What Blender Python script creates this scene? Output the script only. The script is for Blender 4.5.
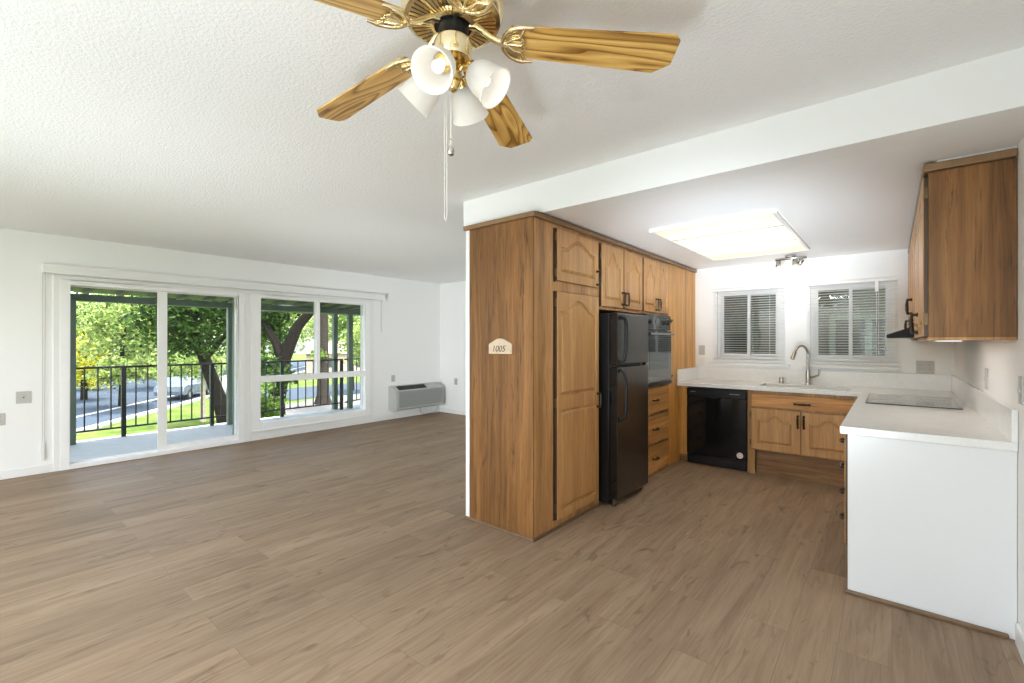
import bpy, bmesh, math, random
from mathutils import Vector, Matrix

for o in list(bpy.data.objects):
    bpy.data.objects.remove(o, do_unlink=True)
SC = bpy.context.scene
COL = SC.collection
PI = math.pi
RAD = math.radians

# ------------------------------------------------------------------ camera, sky, sun, exposure
cam_data = bpy.data.cameras.new('camera')
cam = bpy.data.objects.new('camera', cam_data)
COL.objects.link(cam)
cam.location = (0.0, 0.0, 1.34)
cam.rotation_euler = (RAD(90), 0, RAD(39.682))
cam_data.sensor_width = 36.0
cam_data.lens = 36.0 * 458.0 / 1024.0
cam_data.clip_start = 0.05
cam_data.clip_end = 400
SC.camera = cam

SC.view_settings.view_transform = 'Standard'
SC.view_settings.look = 'None'
SC.view_settings.gamma = 1.0
SC.view_settings.use_curve_mapping = False
SC.view_settings.exposure = 0.27
try:
    SC.cycles.use_denoising = True
    SC.cycles.max_bounces = 12
    SC.cycles.diffuse_bounces = 8
    SC.cycles.transparent_max_bounces = 16
    SC.cycles.sample_clamp_indirect = 6.0
    SC.cycles.caustics_reflective = False
    SC.cycles.caustics_refractive = False
except Exception:
    pass

world = bpy.data.worlds.new('sky')
SC.world = world
world.use_nodes = True
wn = world.node_tree
wn.nodes.clear()
w_out = wn.nodes.new('ShaderNodeOutputWorld')
w_bg = wn.nodes.new('ShaderNodeBackground')
w_sky = wn.nodes.new('ShaderNodeTexSky')
w_sky.sky_type = 'NISHITA'
w_sky.sun_disc = False
w_sky.sun_elevation = RAD(48)
w_sky.sun_rotation = RAD(90)
w_sky.air_density = 1.0
w_sky.dust_density = 2.5
w_sky.ozone_density = 0.6
w_hs = wn.nodes.new('ShaderNodeHueSaturation')
w_hs.inputs['Saturation'].default_value = 0.55
w_bg.inputs['Strength'].default_value = 1.0
wn.links.new(w_sky.outputs['Color'], w_hs.inputs['Color'])
wn.links.new(w_hs.outputs['Color'], w_bg.inputs['Color'])
wn.links.new(w_bg.outputs['Background'], w_out.inputs['Surface'])

def add_light(name, kind, loc, energy, color=(1, 1, 1), size=0.1, size_y=None, rot=(0, 0, 0)):
    d = bpy.data.lights.new(name, kind)
    d.energy = energy
    d.color = color
    if kind == 'AREA':
        d.size = size
        if size_y:
            d.shape = 'RECTANGLE'
            d.size_y = size_y
    elif kind == 'SUN':
        d.angle = size
    else:
        d.shadow_soft_size = size
    o = bpy.data.objects.new(name, d)
    COL.objects.link(o)
    o.location = loc
    o.rotation_euler = rot
    return o

# sun high over the street, lighting the trees from behind
sun = add_light('sun', 'SUN', (-20, 6, 40), 12.0, (1.0, 0.95, 0.86), RAD(0.6))
sun.rotation_euler = Vector((0.21, -0.20, -0.95)).to_track_quat('-Z', 'Y').to_euler()

# unseen fill lights added behind the camera, washing the ceiling from below
add_light('fill_up', 'AREA', (-1.4, -1.9, 0.3), 18, (0.78, 0.90, 1.0), 0.7, rot=(PI, 0, 0))
add_light('fill_up', 'AREA', (-0.35, -0.8, 0.15), 34, (0.78, 0.90, 1.0), 0.6, rot=(PI, 0, 0))
add_light('fill_up', 'AREA', (-3.3, -1.9, 0.3), 52, (0.78, 0.90, 1.0), 0.7, rot=(PI, 0, 0))
# added fill spots, aimed at the far corner and the living end ceiling
def spot(name, loc, aim, energy, angle, size=0.3, blend=1.0, color=(0.90, 0.96, 1.0)):
    o = add_light(name, 'SPOT', loc, energy, color, size)
    o.data.spot_size = RAD(angle); o.data.spot_blend = blend
    o.rotation_euler = Vector(aim).to_track_quat('-Z', 'Y').to_euler()
    return o
spot('corner_fill', (-2.3, -1.3, 0.4), (-3.3, 6.8, 1.35), 520, 46)
spot('ceiling_fill', (-2.2, -2.2, 0.2), (-2.4, 6.0, 1.9), 330, 60)
# two unseen fill panels added under the ceiling behind the camera
add_light('fill_down', 'AREA', (-1.2, -1.9, 2.42), 75, (0.90, 0.96, 1.0), 0.8)
add_light('fill_down', 'AREA', (-4.3, -1.9, 2.42), 20, (1.0, 0.99, 0.97), 0.8)
# added fill spot near the floor, brightening the kitchen ceiling
spot('kitchen_fill', (-0.5, 0.25, 0.12), (-0.13, 1.0, 0.45), 1380, 36, 0.4, 1.0, (0.80, 0.91, 1.0))

# ------------------------------------------------------------------ helpers
class NT:
    """small node-tree writer"""
    def __init__(self, name):
        self.m = bpy.data.materials.new(name)
        self.m.use_nodes = True
        self.t = self.m.node_tree
        self.t.nodes.clear()
        self.out = self.n('ShaderNodeOutputMaterial')
    def n(self, kind, **kw):
        nd = self.t.nodes.new(kind)
        for k, v in kw.items():
            setattr(nd, k, v)
        return nd
    def l(self, a, b):
        self.t.links.new(a, b)
    def surf(self, s):
        self.l(s, self.out.inputs['Surface'])
        return self.m
    def pr(self, color=None, rough=0.5, metal=0.0, spec=None):
        p = self.n('ShaderNodeBsdfPrincipled')
        if color is not None:
            p.inputs['Base Color'].default_value = (*color, 1)
        p.inputs['Roughness'].default_value = rough
        p.inputs['Metallic'].default_value = metal
        if spec is not None:
            p.inputs['Specular IOR Level'].default_value = spec
        return p
    def coords(self, scale=(1, 1, 1), rot=(0, 0, 0)):
        tc = self.n('ShaderNodeTexCoord')
        mp = self.n('ShaderNodeMapping')
        mp.inputs['Scale'].default_value = scale
        mp.inputs['Rotation'].default_value = rot
        self.l(tc.outputs['Object'], mp.inputs['Vector'])
        return mp.outputs['Vector']
    def noise(self, vec, scale, detail=2, rough=0.5, dist=0.0):
        nd = self.n('ShaderNodeTexNoise')
        nd.inputs['Scale'].default_value = scale
        nd.inputs['Detail'].default_value = detail
        nd.inputs['Roughness'].default_value = rough
        nd.inputs['Distortion'].default_value = dist
        if vec is not None:
            self.l(vec, nd.inputs['Vector'])
        return nd.outputs['Fac']
    def ramp(self, fac, stops):
        r = self.n('ShaderNodeValToRGB')
        e = r.color_ramp.elements
        while len(e) < len(stops):
            e.new(0.5)
        for i, (p, c) in enumerate(stops):
            e[i].position = p
            e[i].color = (*c, 1)
        self.l(fac, r.inputs['Fac'])
        return r.outputs['Color']
    def math(self, op, a, b):
        nd = self.n('ShaderNodeMath', operation=op)
        for i, x in enumerate((a, b)):
            if isinstance(x, (int, float)):
                nd.inputs[i].default_value = x
            else:
                self.l(x, nd.inputs[i])
        return nd.outputs['Value']
    def mix(self, fac, a, b, blend='MIX'):
        nd = self.n('ShaderNodeMix', data_type='RGBA', blend_type=blend)
        ins = [s for s in nd.inputs if s.enabled]
        for s, x in zip(('Factor', 'A', 'B'), (fac, a, b)):
            sock = [q for q in nd.inputs if q.enabled and q.name == s][0]
            if isinstance(x, (int, float)):
                sock.default_value = x
            elif isinstance(x, tuple):
                sock.default_value = (*x, 1)
            else:
                self.l(x, sock)
        return [q for q in nd.outputs if q.enabled][0]
    def bump(self, height, p, strength=0.2, dist=0.01):
        b = self.n('ShaderNodeBump')
        b.inputs['Strength'].default_value = strength
        b.inputs['Distance'].default_value = dist
        self.l(height, b.inputs['Height'])
        self.l(b.outputs['Normal'], p.inputs['Normal'])

def m_plain(name, color, rough=0.5, metal=0.0, spec=None, var=0.04, vscale=6.0):
    t = NT(name)
    p = t.pr(color, rough, metal, spec)
    if var:
        f = t.noise(t.coords(), vscale, 3)
        lo = tuple(max(0, c * (1 - var)) for c in color)
        hi = tuple(min(1, c * (1 + var)) for c in color)
        t.l(t.ramp(f, [(0.3, lo), (0.7, hi)]), p.inputs['Base Color'])
    return t.surf(p.outputs['BSDF'])

def m_paint(name, color, bump=0.0, bscale=200, rough=0.7, dist=0.002):
    t = NT(name)
    p = t.pr(color, rough)
    v = t.coords()
    if bump:
        f = t.noise(v, bscale, 3, 0.6)
        t.bump(f, p, bump, dist)
    return t.surf(p.outputs['BSDF'])

def m_wood(name, dark, mid, light, axis='z', scale=1.0, rough=0.42, streak=0.5, spec=0.4, knots=0.0, var=1.0):
    """grain runs along axis; boards of slightly different tone side by side, dark flecks, knots"""
    t = NT(name)
    p = t.pr(mid, rough, spec=spec)
    a = {'x': 0, 'y': 1, 'z': 2}[axis]
    def st(k, kl):
        v = [k * scale] * 3; v[a] = kl * scale
        return t.coords(v)
    f0 = t.noise(st(5.5, 0.12), 1.0, 2, 0.5, 0.0)
    f1 = t.noise(st(11.0, 0.7), 1.0, 5, 0.6, 1.6)
    f2 = t.noise(st(95.0, 2.4), 1.0, 3, 0.7, 0.3)
    f3 = t.noise(st(30.0, 1.5), 1.0, 4, 0.65, 2.2)
    base = t.ramp(f1, [(0.30, tuple(m * (1 - 0.30 * var) for m in mid)), (0.5, mid), (0.70, light)])
    board = t.ramp(f0, [(0.38, (0.74, 0.72, 0.70)), (0.5, (1, 1, 1)), (0.62, (1.14, 1.13, 1.12))])
    c = t.mix(0.9 * var, base, board, 'MULTIPLY')
    fine = t.ramp(f2, [(0.30, (0.60, 0.53, 0.46)), (0.56, (1, 1, 1))])
    c = t.mix(0.6, c, fine, 'MULTIPLY')
    s_ = t.ramp(f3, [(0.33, (1, 1, 1)), (0.45, (0, 0, 0))])
    c = t.mix(t.math('MULTIPLY', s_, streak), c, dark)
    if knots:
        fk = t.noise(st(7.0, 2.2), 1.0, 2, 0.5, 1.0)
        kn = t.ramp(fk, [(0.24, (1, 1, 1)), (0.33, (0, 0, 0))])
        c = t.mix(t.math('MULTIPLY', kn, knots), c, tuple(d * 0.7 for d in dark))
    t.l(c, p.inputs['Base Color'])
    t.bump(f2, p, 0.08, 0.002)
    return t.surf(p.outputs['BSDF'])

def m_glass(name, tint=(0.97, 0.985, 0.975), refl=1.0, ior=1.5):
    t = NT(name)
    tr = t.n('ShaderNodeBsdfTransparent'); tr.inputs['Color'].default_value = (*tint, 1)
    gl = t.n('ShaderNodeBsdfGlossy'); gl.inputs['Roughness'].default_value = 0.0
    fr = t.n('ShaderNodeFresnel'); fr.inputs['IOR'].default_value = ior
    k = t.math('MULTIPLY', fr.outputs['Fac'], refl)
    mx = t.n('ShaderNodeMixShader')
    t.l(k, mx.inputs['Fac']); t.l(tr.outputs['BSDF'], mx.inputs[1]); t.l(gl.outputs['BSDF'], mx.inputs[2])
    return t.surf(mx.outputs['Shader'])

def m_emit(name, color, strength):
    t = NT(name)
    e = t.n('ShaderNodeEmission')
    e.inputs['Color'].default_value = (*color, 1)
    e.inputs['Strength'].default_value = strength
    return t.surf(e.outputs['Emission'])

def m_translucent(name, color, k=0.5, emit=0.0):
    t = NT(name)
    d = t.n('ShaderNodeBsdfDiffuse'); d.inputs['Color'].default_value = (*color, 1)
    s = t.n('ShaderNodeBsdfTranslucent'); s.inputs['Color'].default_value = (*color, 1)
    mx = t.n('ShaderNodeMixShader'); mx.inputs['Fac'].default_value = k
    t.l(d.outputs['BSDF'], mx.inputs[1]); t.l(s.outputs['BSDF'], mx.inputs[2])
    if emit:
        e = t.n('ShaderNodeEmission'); e.inputs['Color'].default_value = (1, 0.93, 0.82, 1)
        e.inputs['Strength'].default_value = emit
        ad = t.n('ShaderNodeAddShader')
        t.l(mx.outputs['Shader'], ad.inputs[0]); t.l(e.outputs['Emission'], ad.inputs[1])
        return t.surf(ad.outputs['Shader'])
    return t.surf(mx.outputs['Shader'])

def m_leaf(name, dark, light, scale=0.9, k=0.55):
    t = NT(name)
    f = t.noise(t.coords(), scale * 2.2, 4, 0.75)
    c = t.ramp(f, [(0.38, tuple(x * 0.45 for x in dark)), (0.5, tuple((x + y) / 2 for x, y in zip(dark, light))), (0.64, tuple(min(0.9, x * 1.2) for x in light))])
    d = t.pr(light, 0.5, spec=0.1)
    t.l(c, d.inputs['Base Color'])
    s = t.n('ShaderNodeBsdfTranslucent'); t.l(c, s.inputs['Color'])
    mx = t.n('ShaderNodeMixShader'); mx.inputs['Fac'].default_value = k
    t.l(d.outputs['BSDF'], mx.inputs[1]); t.l(s.outputs['BSDF'], mx.inputs[2])
    return t.surf(mx.outputs['Shader'])

def m_floor():
    t = NT('plank_floor')
    tc = t.n('ShaderNodeTexCoord')
    sep = t.n('ShaderNodeSeparateXYZ'); t.l(tc.outputs['Object'], sep.inputs[0])
    comb = t.n('ShaderNodeCombineXYZ')
    t.l(sep.outputs['Y'], comb.inputs['X']); t.l(sep.outputs['X'], comb.inputs['Y'])
    br = t.n('ShaderNodeTexBrick')
    br.offset = 0.37; br.offset_frequency = 2; br.squash = 1.0
    br.inputs['Scale'].default_value = 1.0
    br.inputs['Mortar Size'].default_value = 0.0012
    br.inputs['Mortar Smooth'].default_value = 0.3
    br.inputs['Bias'].default_value = 0.0
    br.inputs['Brick Width'].default_value = 1.22
    br.inputs['Row Height'].default_value = 0.185
    br.inputs['Color1'].default_value = (0, 0, 0, 1)
    br.inputs['Color2'].default_value = (1, 1, 1, 1)
    br.inputs['Mortar'].default_value = (0.5, 0.5, 0.5, 1)
    t.l(comb.outputs[0], br.inputs['Vector'])
    tone = t.n('ShaderNodeRGBToBW'); t.l(br.outputs['Color'], tone.inputs[0])
    # grain, shifted plank by plank
    off = t.n('ShaderNodeVectorMath', operation='SCALE'); t.l(br.outputs['Color'], off.inputs[0]); off.inputs['Scale'].default_value = 37.0
    add = t.n('ShaderNodeVectorMath', operation='ADD'); t.l(tc.outputs['Object'], add.inputs[0]); t.l(off.outputs[0], add.inputs[1])
    def mp(s):
        m = t.n('ShaderNodeMapping'); m.inputs['Scale'].default_value = s
        t.l(add.outputs[0], m.inputs['Vector']); return m.outputs['Vector']
    f1 = t.noise(mp((7, 0.9, 1)), 1.0, 5, 0.6, 1.4)
    f2 = t.noise(mp((60, 2.2, 1)), 1.0, 3, 0.7, 0.4)
    f3 = t.noise(mp((9, 2.4, 1)), 1.0, 3, 0.55, 2.2)
    base = t.ramp(f1, [(0.26, (0.240, 0.168, 0.112)), (0.5, (0.312, 0.223, 0.151)), (0.76, (0.378, 0.280, 0.195))])
    tn = t.ramp(tone.outputs[0], [(0.0, (0.91, 0.905, 0.90)), (1.0, (1.08, 1.07, 1.06))])
    c = t.mix(1.0, base, tn, 'MULTIPLY')
    fine = t.ramp(f2, [(0.34, (0.70, 0.66, 0.62)), (0.56, (1, 1, 1))])
    c = t.mix(0.5, c, fine, 'MULTIPLY')
    kn = t.ramp(f3, [(0.27, (1, 1, 1)), (0.41, (0, 0, 0))])
    c = t.mix(t.math('MULTIPLY', kn, 0.6), c, (0.12, 0.078, 0.048))
    c = t.mix(t.math('MULTIPLY', br.outputs['Fac'], 0.38), c, (0.10, 0.07, 0.045))
    p = t.pr((0.3, 0.2, 0.13), 0.55, spec=0.18)
    t.l(c, p.inputs['Base Color'])
    t.bump(f2, p, 0.05, 0.001)
    return t.surf(p.outputs['BSDF'])

def m_quartz():
    t = NT('white_quartz')
    v = t.coords()
    f = t.noise(v, 3.0, 6, 0.65, 2.4)
    c = t.ramp(f, [(0.42, (0.875, 0.875, 0.87)), (0.5, (0.84, 0.84, 0.835)), (0.57, (0.88, 0.88, 0.875))])
    f2 = t.noise(v, 180, 2)
    c2 = t.mix(0.12, c, t.ramp(f2, [(0.4, (0.6, 0.6, 0.6)), (0.6, (1, 1, 1))]), 'MULTIPLY')
    p = t.pr((0.8, 0.8, 0.8), 0.22, spec=0.5)
    t.l(c2, p.inputs['Base Color'])
    return t.surf(p.outputs['BSDF'])

def m_blade():
    """oak veneer with cathedral grain along local x"""
    t = NT('oak_blade')
    tc = t.n('ShaderNodeTexCoord')
    oi = t.n('ShaderNodeObjectInfo')
    sh = t.n('ShaderNodeVectorMath', operation='SCALE'); sh.inputs['Scale'].default_value = 3.0
    cb = t.n('ShaderNodeCombineXYZ'); t.l(oi.outputs['Random'], cb.inputs['X'])
    t.l(cb.outputs[0], sh.inputs[0])
    ad = t.n('ShaderNodeVectorMath', operation='ADD'); t.l(tc.outputs['Object'], ad.inputs[0]); t.l(sh.outputs[0], ad.inputs[1])
    def mp(s):
        m = t.n('ShaderNodeMapping'); m.inputs['Scale'].default_value = s
        t.l(ad.outputs[0], m.inputs['Vector']); return m.outputs['Vector']
    f1 = t.noise(mp((1.1, 8, 3)), 1.0, 2, 0.4, 0.35)
    saw = t.math('FRACT', t.math('MULTIPLY', f1, 12.0), 0.0)
    f2 = t.noise(mp((6, 190, 10)), 1.0, 3, 0.7)
    rings = t.ramp(saw, [(0.0, (0.19, 0.085, 0.018)), (0.25, (0.56, 0.325, 0.085)), (0.75, (0.74, 0.47, 0.15)), (1.0, (0.44, 0.235, 0.055))])
    fine = t.ramp(f2, [(0.3, (0.66, 0.58, 0.5)), (0.55, (1, 1, 1))])
    c = t.mix(0.6, rings, fine, 'MULTIPLY')
    p = t.pr((0.5, 0.3, 0.1), 0.3, spec=0.5)
    t.l(c, p.inputs['Base Color'])
    return t.surf(p.outputs['BSDF'])

M = {}
M['wall'] = m_paint('wall_paint', (0.87, 0.87, 0.865), 0.08, 260)
M['ceil'] = m_paint('popcorn_ceiling', (0.88, 0.88, 0.878), 0.6, 75, 0.9, 0.008)
M['ceil_k'] = m_paint('smooth_ceiling', (0.88, 0.88, 0.878), 0.12, 40, 0.5)
M['white'] = m_plain('white_trim', (0.83, 0.83, 0.82), 0.4, var=0.01)
M['vinyl'] = m_plain('white_vinyl', (0.89, 0.89, 0.89), 0.35, var=0.01)
M['panel_white'] = m_paint('white_panel', (0.80, 0.81, 0.82), 0.05, 30, 0.45)
M['floor'] = m_floor()
M['wood'] = m_wood('oak_laminate', (0.17, 0.080, 0.028), (0.515, 0.283, 0.115), (0.658, 0.387, 0.169), 'z', 1.0)
M['wood_door'] = m_wood('oak_door', (0.28, 0.135, 0.045), (0.57, 0.318, 0.125), (0.66, 0.392, 0.168), 'z', 1.2, 0.4, 0.22, var=0.35)
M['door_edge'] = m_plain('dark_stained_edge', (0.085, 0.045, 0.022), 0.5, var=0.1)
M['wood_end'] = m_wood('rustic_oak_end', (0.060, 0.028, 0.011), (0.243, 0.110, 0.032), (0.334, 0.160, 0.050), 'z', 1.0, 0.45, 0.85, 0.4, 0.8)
M['wood_hx'] = m_wood('oak_across', (0.16, 0.072, 0.024), (0.598, 0.294, 0.090), (0.766, 0.399, 0.129), 'x', 1.0, var=0.6)
M['wood_hy'] = m_wood('oak_along', (0.16, 0.072, 0.024), (0.567, 0.302, 0.102), (0.724, 0.409, 0.151), 'y', 1.0)
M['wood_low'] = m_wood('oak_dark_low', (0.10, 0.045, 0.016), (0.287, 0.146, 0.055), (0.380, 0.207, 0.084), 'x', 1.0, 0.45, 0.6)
M['wood_plain'] = m_wood('oak_plain', (0.28, 0.15, 0.055), (0.653, 0.338, 0.089), (0.759, 0.417, 0.117), 'z', 1.2, 0.4, 0.15)
M['trim_wood'] = m_plain('stained_moulding', (0.26, 0.155, 0.072), 0.4, var=0.12, vscale=20)
M['base_wood'] = m_plain('stained_quarter_round', (0.19, 0.115, 0.062), 0.45, var=0.12, vscale=20)
M['gap_shade'] = m_plain('painted_shadow', (0.05, 0.028, 0.014), 0.7)
M['bronze'] = m_plain('dark_bronze', (0.055, 0.042, 0.032), 0.38, 0.8, var=0.1)
M['hinge'] = m_plain('antique_brass_hinge', (0.16, 0.11, 0.06), 0.4, 0.8, var=0.1)
M['hood'] = m_plain('matt_black', (0.010, 0.010, 0.010), 0.6, spec=0.2, var=0)
M['black'] = m_plain('black_enamel', (0.008, 0.008, 0.008), 0.08, spec=0.4, var=0)
M['black_soft'] = m_plain('black_plastic', (0.009, 0.009, 0.0095), 0.3, spec=0.3, var=0)
M['black_steel'] = m_plain('black_stainless', (0.10, 0.095, 0.088), 0.24, 0.85, var=0.03, vscale=3)
M['oven_glass'] = m_plain('dark_oven_glass', (0.20, 0.215, 0.225), 0.07, 0.75, var=0)
M['oven_window'] = m_plain('oven_window_glass', (0.13, 0.15, 0.16), 0.05, 0.7, var=0)
M['oven_steel'] = m_plain('grey_oven_metal', (0.30, 0.31, 0.32), 0.25, 0.9, var=0)
M['chrome'] = m_plain('brushed_nickel', (0.52, 0.50, 0.47), 0.25, 1.0, var=0.03)
M['steel'] = m_plain('stainless', (0.55, 0.55, 0.55), 0.3, 1.0, var=0.02)
M['sink'] = m_plain('white_sink', (0.72, 0.72, 0.71), 0.25, var=0)
M['brass'] = m_plain('polished_brass', (0.78, 0.58, 0.24), 0.18, 1.0, var=0.03)
M['brass_pale'] = m_plain('pale_brass', (0.86, 0.72, 0.45), 0.2, 1.0, var=0.03)
M['brass_dark'] = m_plain('brass_slot', (0.13, 0.085, 0.03), 0.5, 0.4, var=0)
M['blade'] = m_blade()
M['shade'] = m_translucent('frosted_shade', (0.82, 0.80, 0.76), 0.42, 0.0)
M['bulb'] = m_emit('lit_bulb', (1.0, 0.95, 0.86), 1.8)
M['diffuser'] = m_translucent('lamp_diffuser', (0.94, 0.92, 0.85), 0.6)
M['tube'] = m_emit('fluorescent_tube', (1.0, 0.96, 0.84), 17)
M['lamp_bar'] = m_emit('lamp_bar', (1.0, 0.97, 0.92), 0.8)
M['spot'] = m_emit('lit_spot', (1.0, 0.90, 0.70), 9)
M['quartz'] = m_quartz()
M['cooktop'] = m_plain('cooktop_glass', (0.36, 0.36, 0.355), 0.12, spec=0.8, var=0)
M['plate'] = m_plain('grey_plate', (0.52, 0.51, 0.48), 0.4, var=0)
M['plate_dark'] = m_plain('plate_slot', (0.10, 0.10, 0.10), 0.5, var=0)
M['unit'] = m_plain('grey_unit', (0.43, 0.44, 0.42), 0.45, var=0.01)
M['unit_dark'] = m_plain('grille_grey', (0.27, 0.28, 0.265), 0.5, var=0)
M['unit_black'] = m_plain('vent_black', (0.03, 0.032, 0.032), 0.5, var=0)
M['glass'] = m_glass('pane_glass', (0.97, 0.985, 0.975), 0.5)
M['glass_k'] = m_glass('dusk_pane_glass', (0.80, 0.84, 0.80), 1.6)
M['slat'] = m_plain('white_slat', (0.88, 0.88, 0.875), 0.4, var=0)
M['plaque'] = m_plain('pale_plaque', (0.64, 0.50, 0.36), 0.6, var=0.08, vscale=40)
M['ink'] = m_plain('dark_lettering', (0.07, 0.055, 0.03), 0.6, var=0)
M['grey_mark'] = m_plain('grey_mark', (0.30, 0.30, 0.30), 0.5, var=0)
M['pink_mark'] = m_plain('pink_mark', (0.70, 0.24, 0.22), 0.5, var=0)
M['sticker'] = m_plain('white_sticker', (0.82, 0.74, 0.70), 0.5, var=0)
M['chain'] = m_plain('bead_chain', (0.78, 0.76, 0.70), 0.35, 0.5, var=0)
M['rail'] = m_plain('black_railing', (0.012, 0.014, 0.014), 0.4, var=0)
M['green_paint'] = m_plain('sage_paint', (0.14, 0.185, 0.15), 0.5, var=0.05)
M['soffit'] = m_plain('soffit_green', (0.11, 0.13, 0.10), 0.6, var=0.1)
M['deck'] = m_plain('deck_concrete', (0.78, 0.78, 0.78), 0.7, var=0.05)
M['lawn'] = None
M['street'] = m_plain('asphalt', (0.050, 0.066, 0.092), 0.8, spec=0.05, var=0.08, vscale=1.2)
M['concrete'] = m_plain('pale_concrete', (0.14, 0.135, 0.13), 0.8, spec=0.05, var=0.06, vscale=1.5)
M['kerb'] = m_plain('kerb_white', (0.38, 0.38, 0.38), 0.7, var=0)
M['bark'] = m_plain('bark', (0.014, 0.012, 0.010), 0.9, spec=0.05, var=0.35, vscale=7)
M['bark_pale'] = m_plain('bark_pale', (0.32, 0.28, 0.21), 0.9, spec=0.05, var=0.2, vscale=9)
M['bark_grey'] = m_plain('bark_grey', (0.034, 0.029, 0.024), 0.9, spec=0.05, var=0.25, vscale=9)
M['stucco_far'] = m_plain('far_stucco', (0.45, 0.36, 0.31), 0.9, spec=0.05, var=0.05)
M['roof_far'] = m_plain('far_roof', (0.46, 0.37, 0.33), 0.9, spec=0.05, var=0.08)
M['outer_wall'] = m_plain('outer_wall', (0.27, 0.245, 0.21), 0.8, var=0.05)
M['walk'] = m_plain('walkway_concrete', (0.35, 0.36, 0.34), 0.8, var=0.06)
M['pale_green'] = m_plain('pale_green_frame', (0.40, 0.44, 0.40), 0.5, var=0)
M['dark_pane'] = m_plain('dark_far_pane', (0.05, 0.06, 0.055), 0.15, var=0)
M['pale_pane'] = m_plain('curtained_pane', (0.42, 0.42, 0.40), 0.4, var=0.25, vscale=14)
M['car_paint'] = m_plain('car_silver_blue', (0.16, 0.20, 0.24), 0.25, 0.4, var=0)
M['car_white'] = m_plain('car_white', (0.40, 0.41, 0.42), 0.25, var=0)
M['rubber'] = m_plain('rubber', (0.02, 0.02, 0.02), 0.7, var=0)
M['car_glass'] = m_plain('car_glass', (0.03, 0.035, 0.04), 0.08, var=0)

def m_lawn():
    t = NT('lawn')
    f = t.noise(t.coords(), 0.7, 6, 0.7)
    c = t.ramp(f, [(0.3, (0.035, 0.075, 0.010)), (0.5, (0.085, 0.13, 0.022)), (0.72, (0.17, 0.18, 0.06))])
    p = t.pr((0.3, 0.4, 0.1), 0.9, spec=0.1)
    t.l(c, p.inputs['Base Color'])
    return t.surf(p.outputs['BSDF'])
M['lawn'] = m_lawn()

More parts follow.
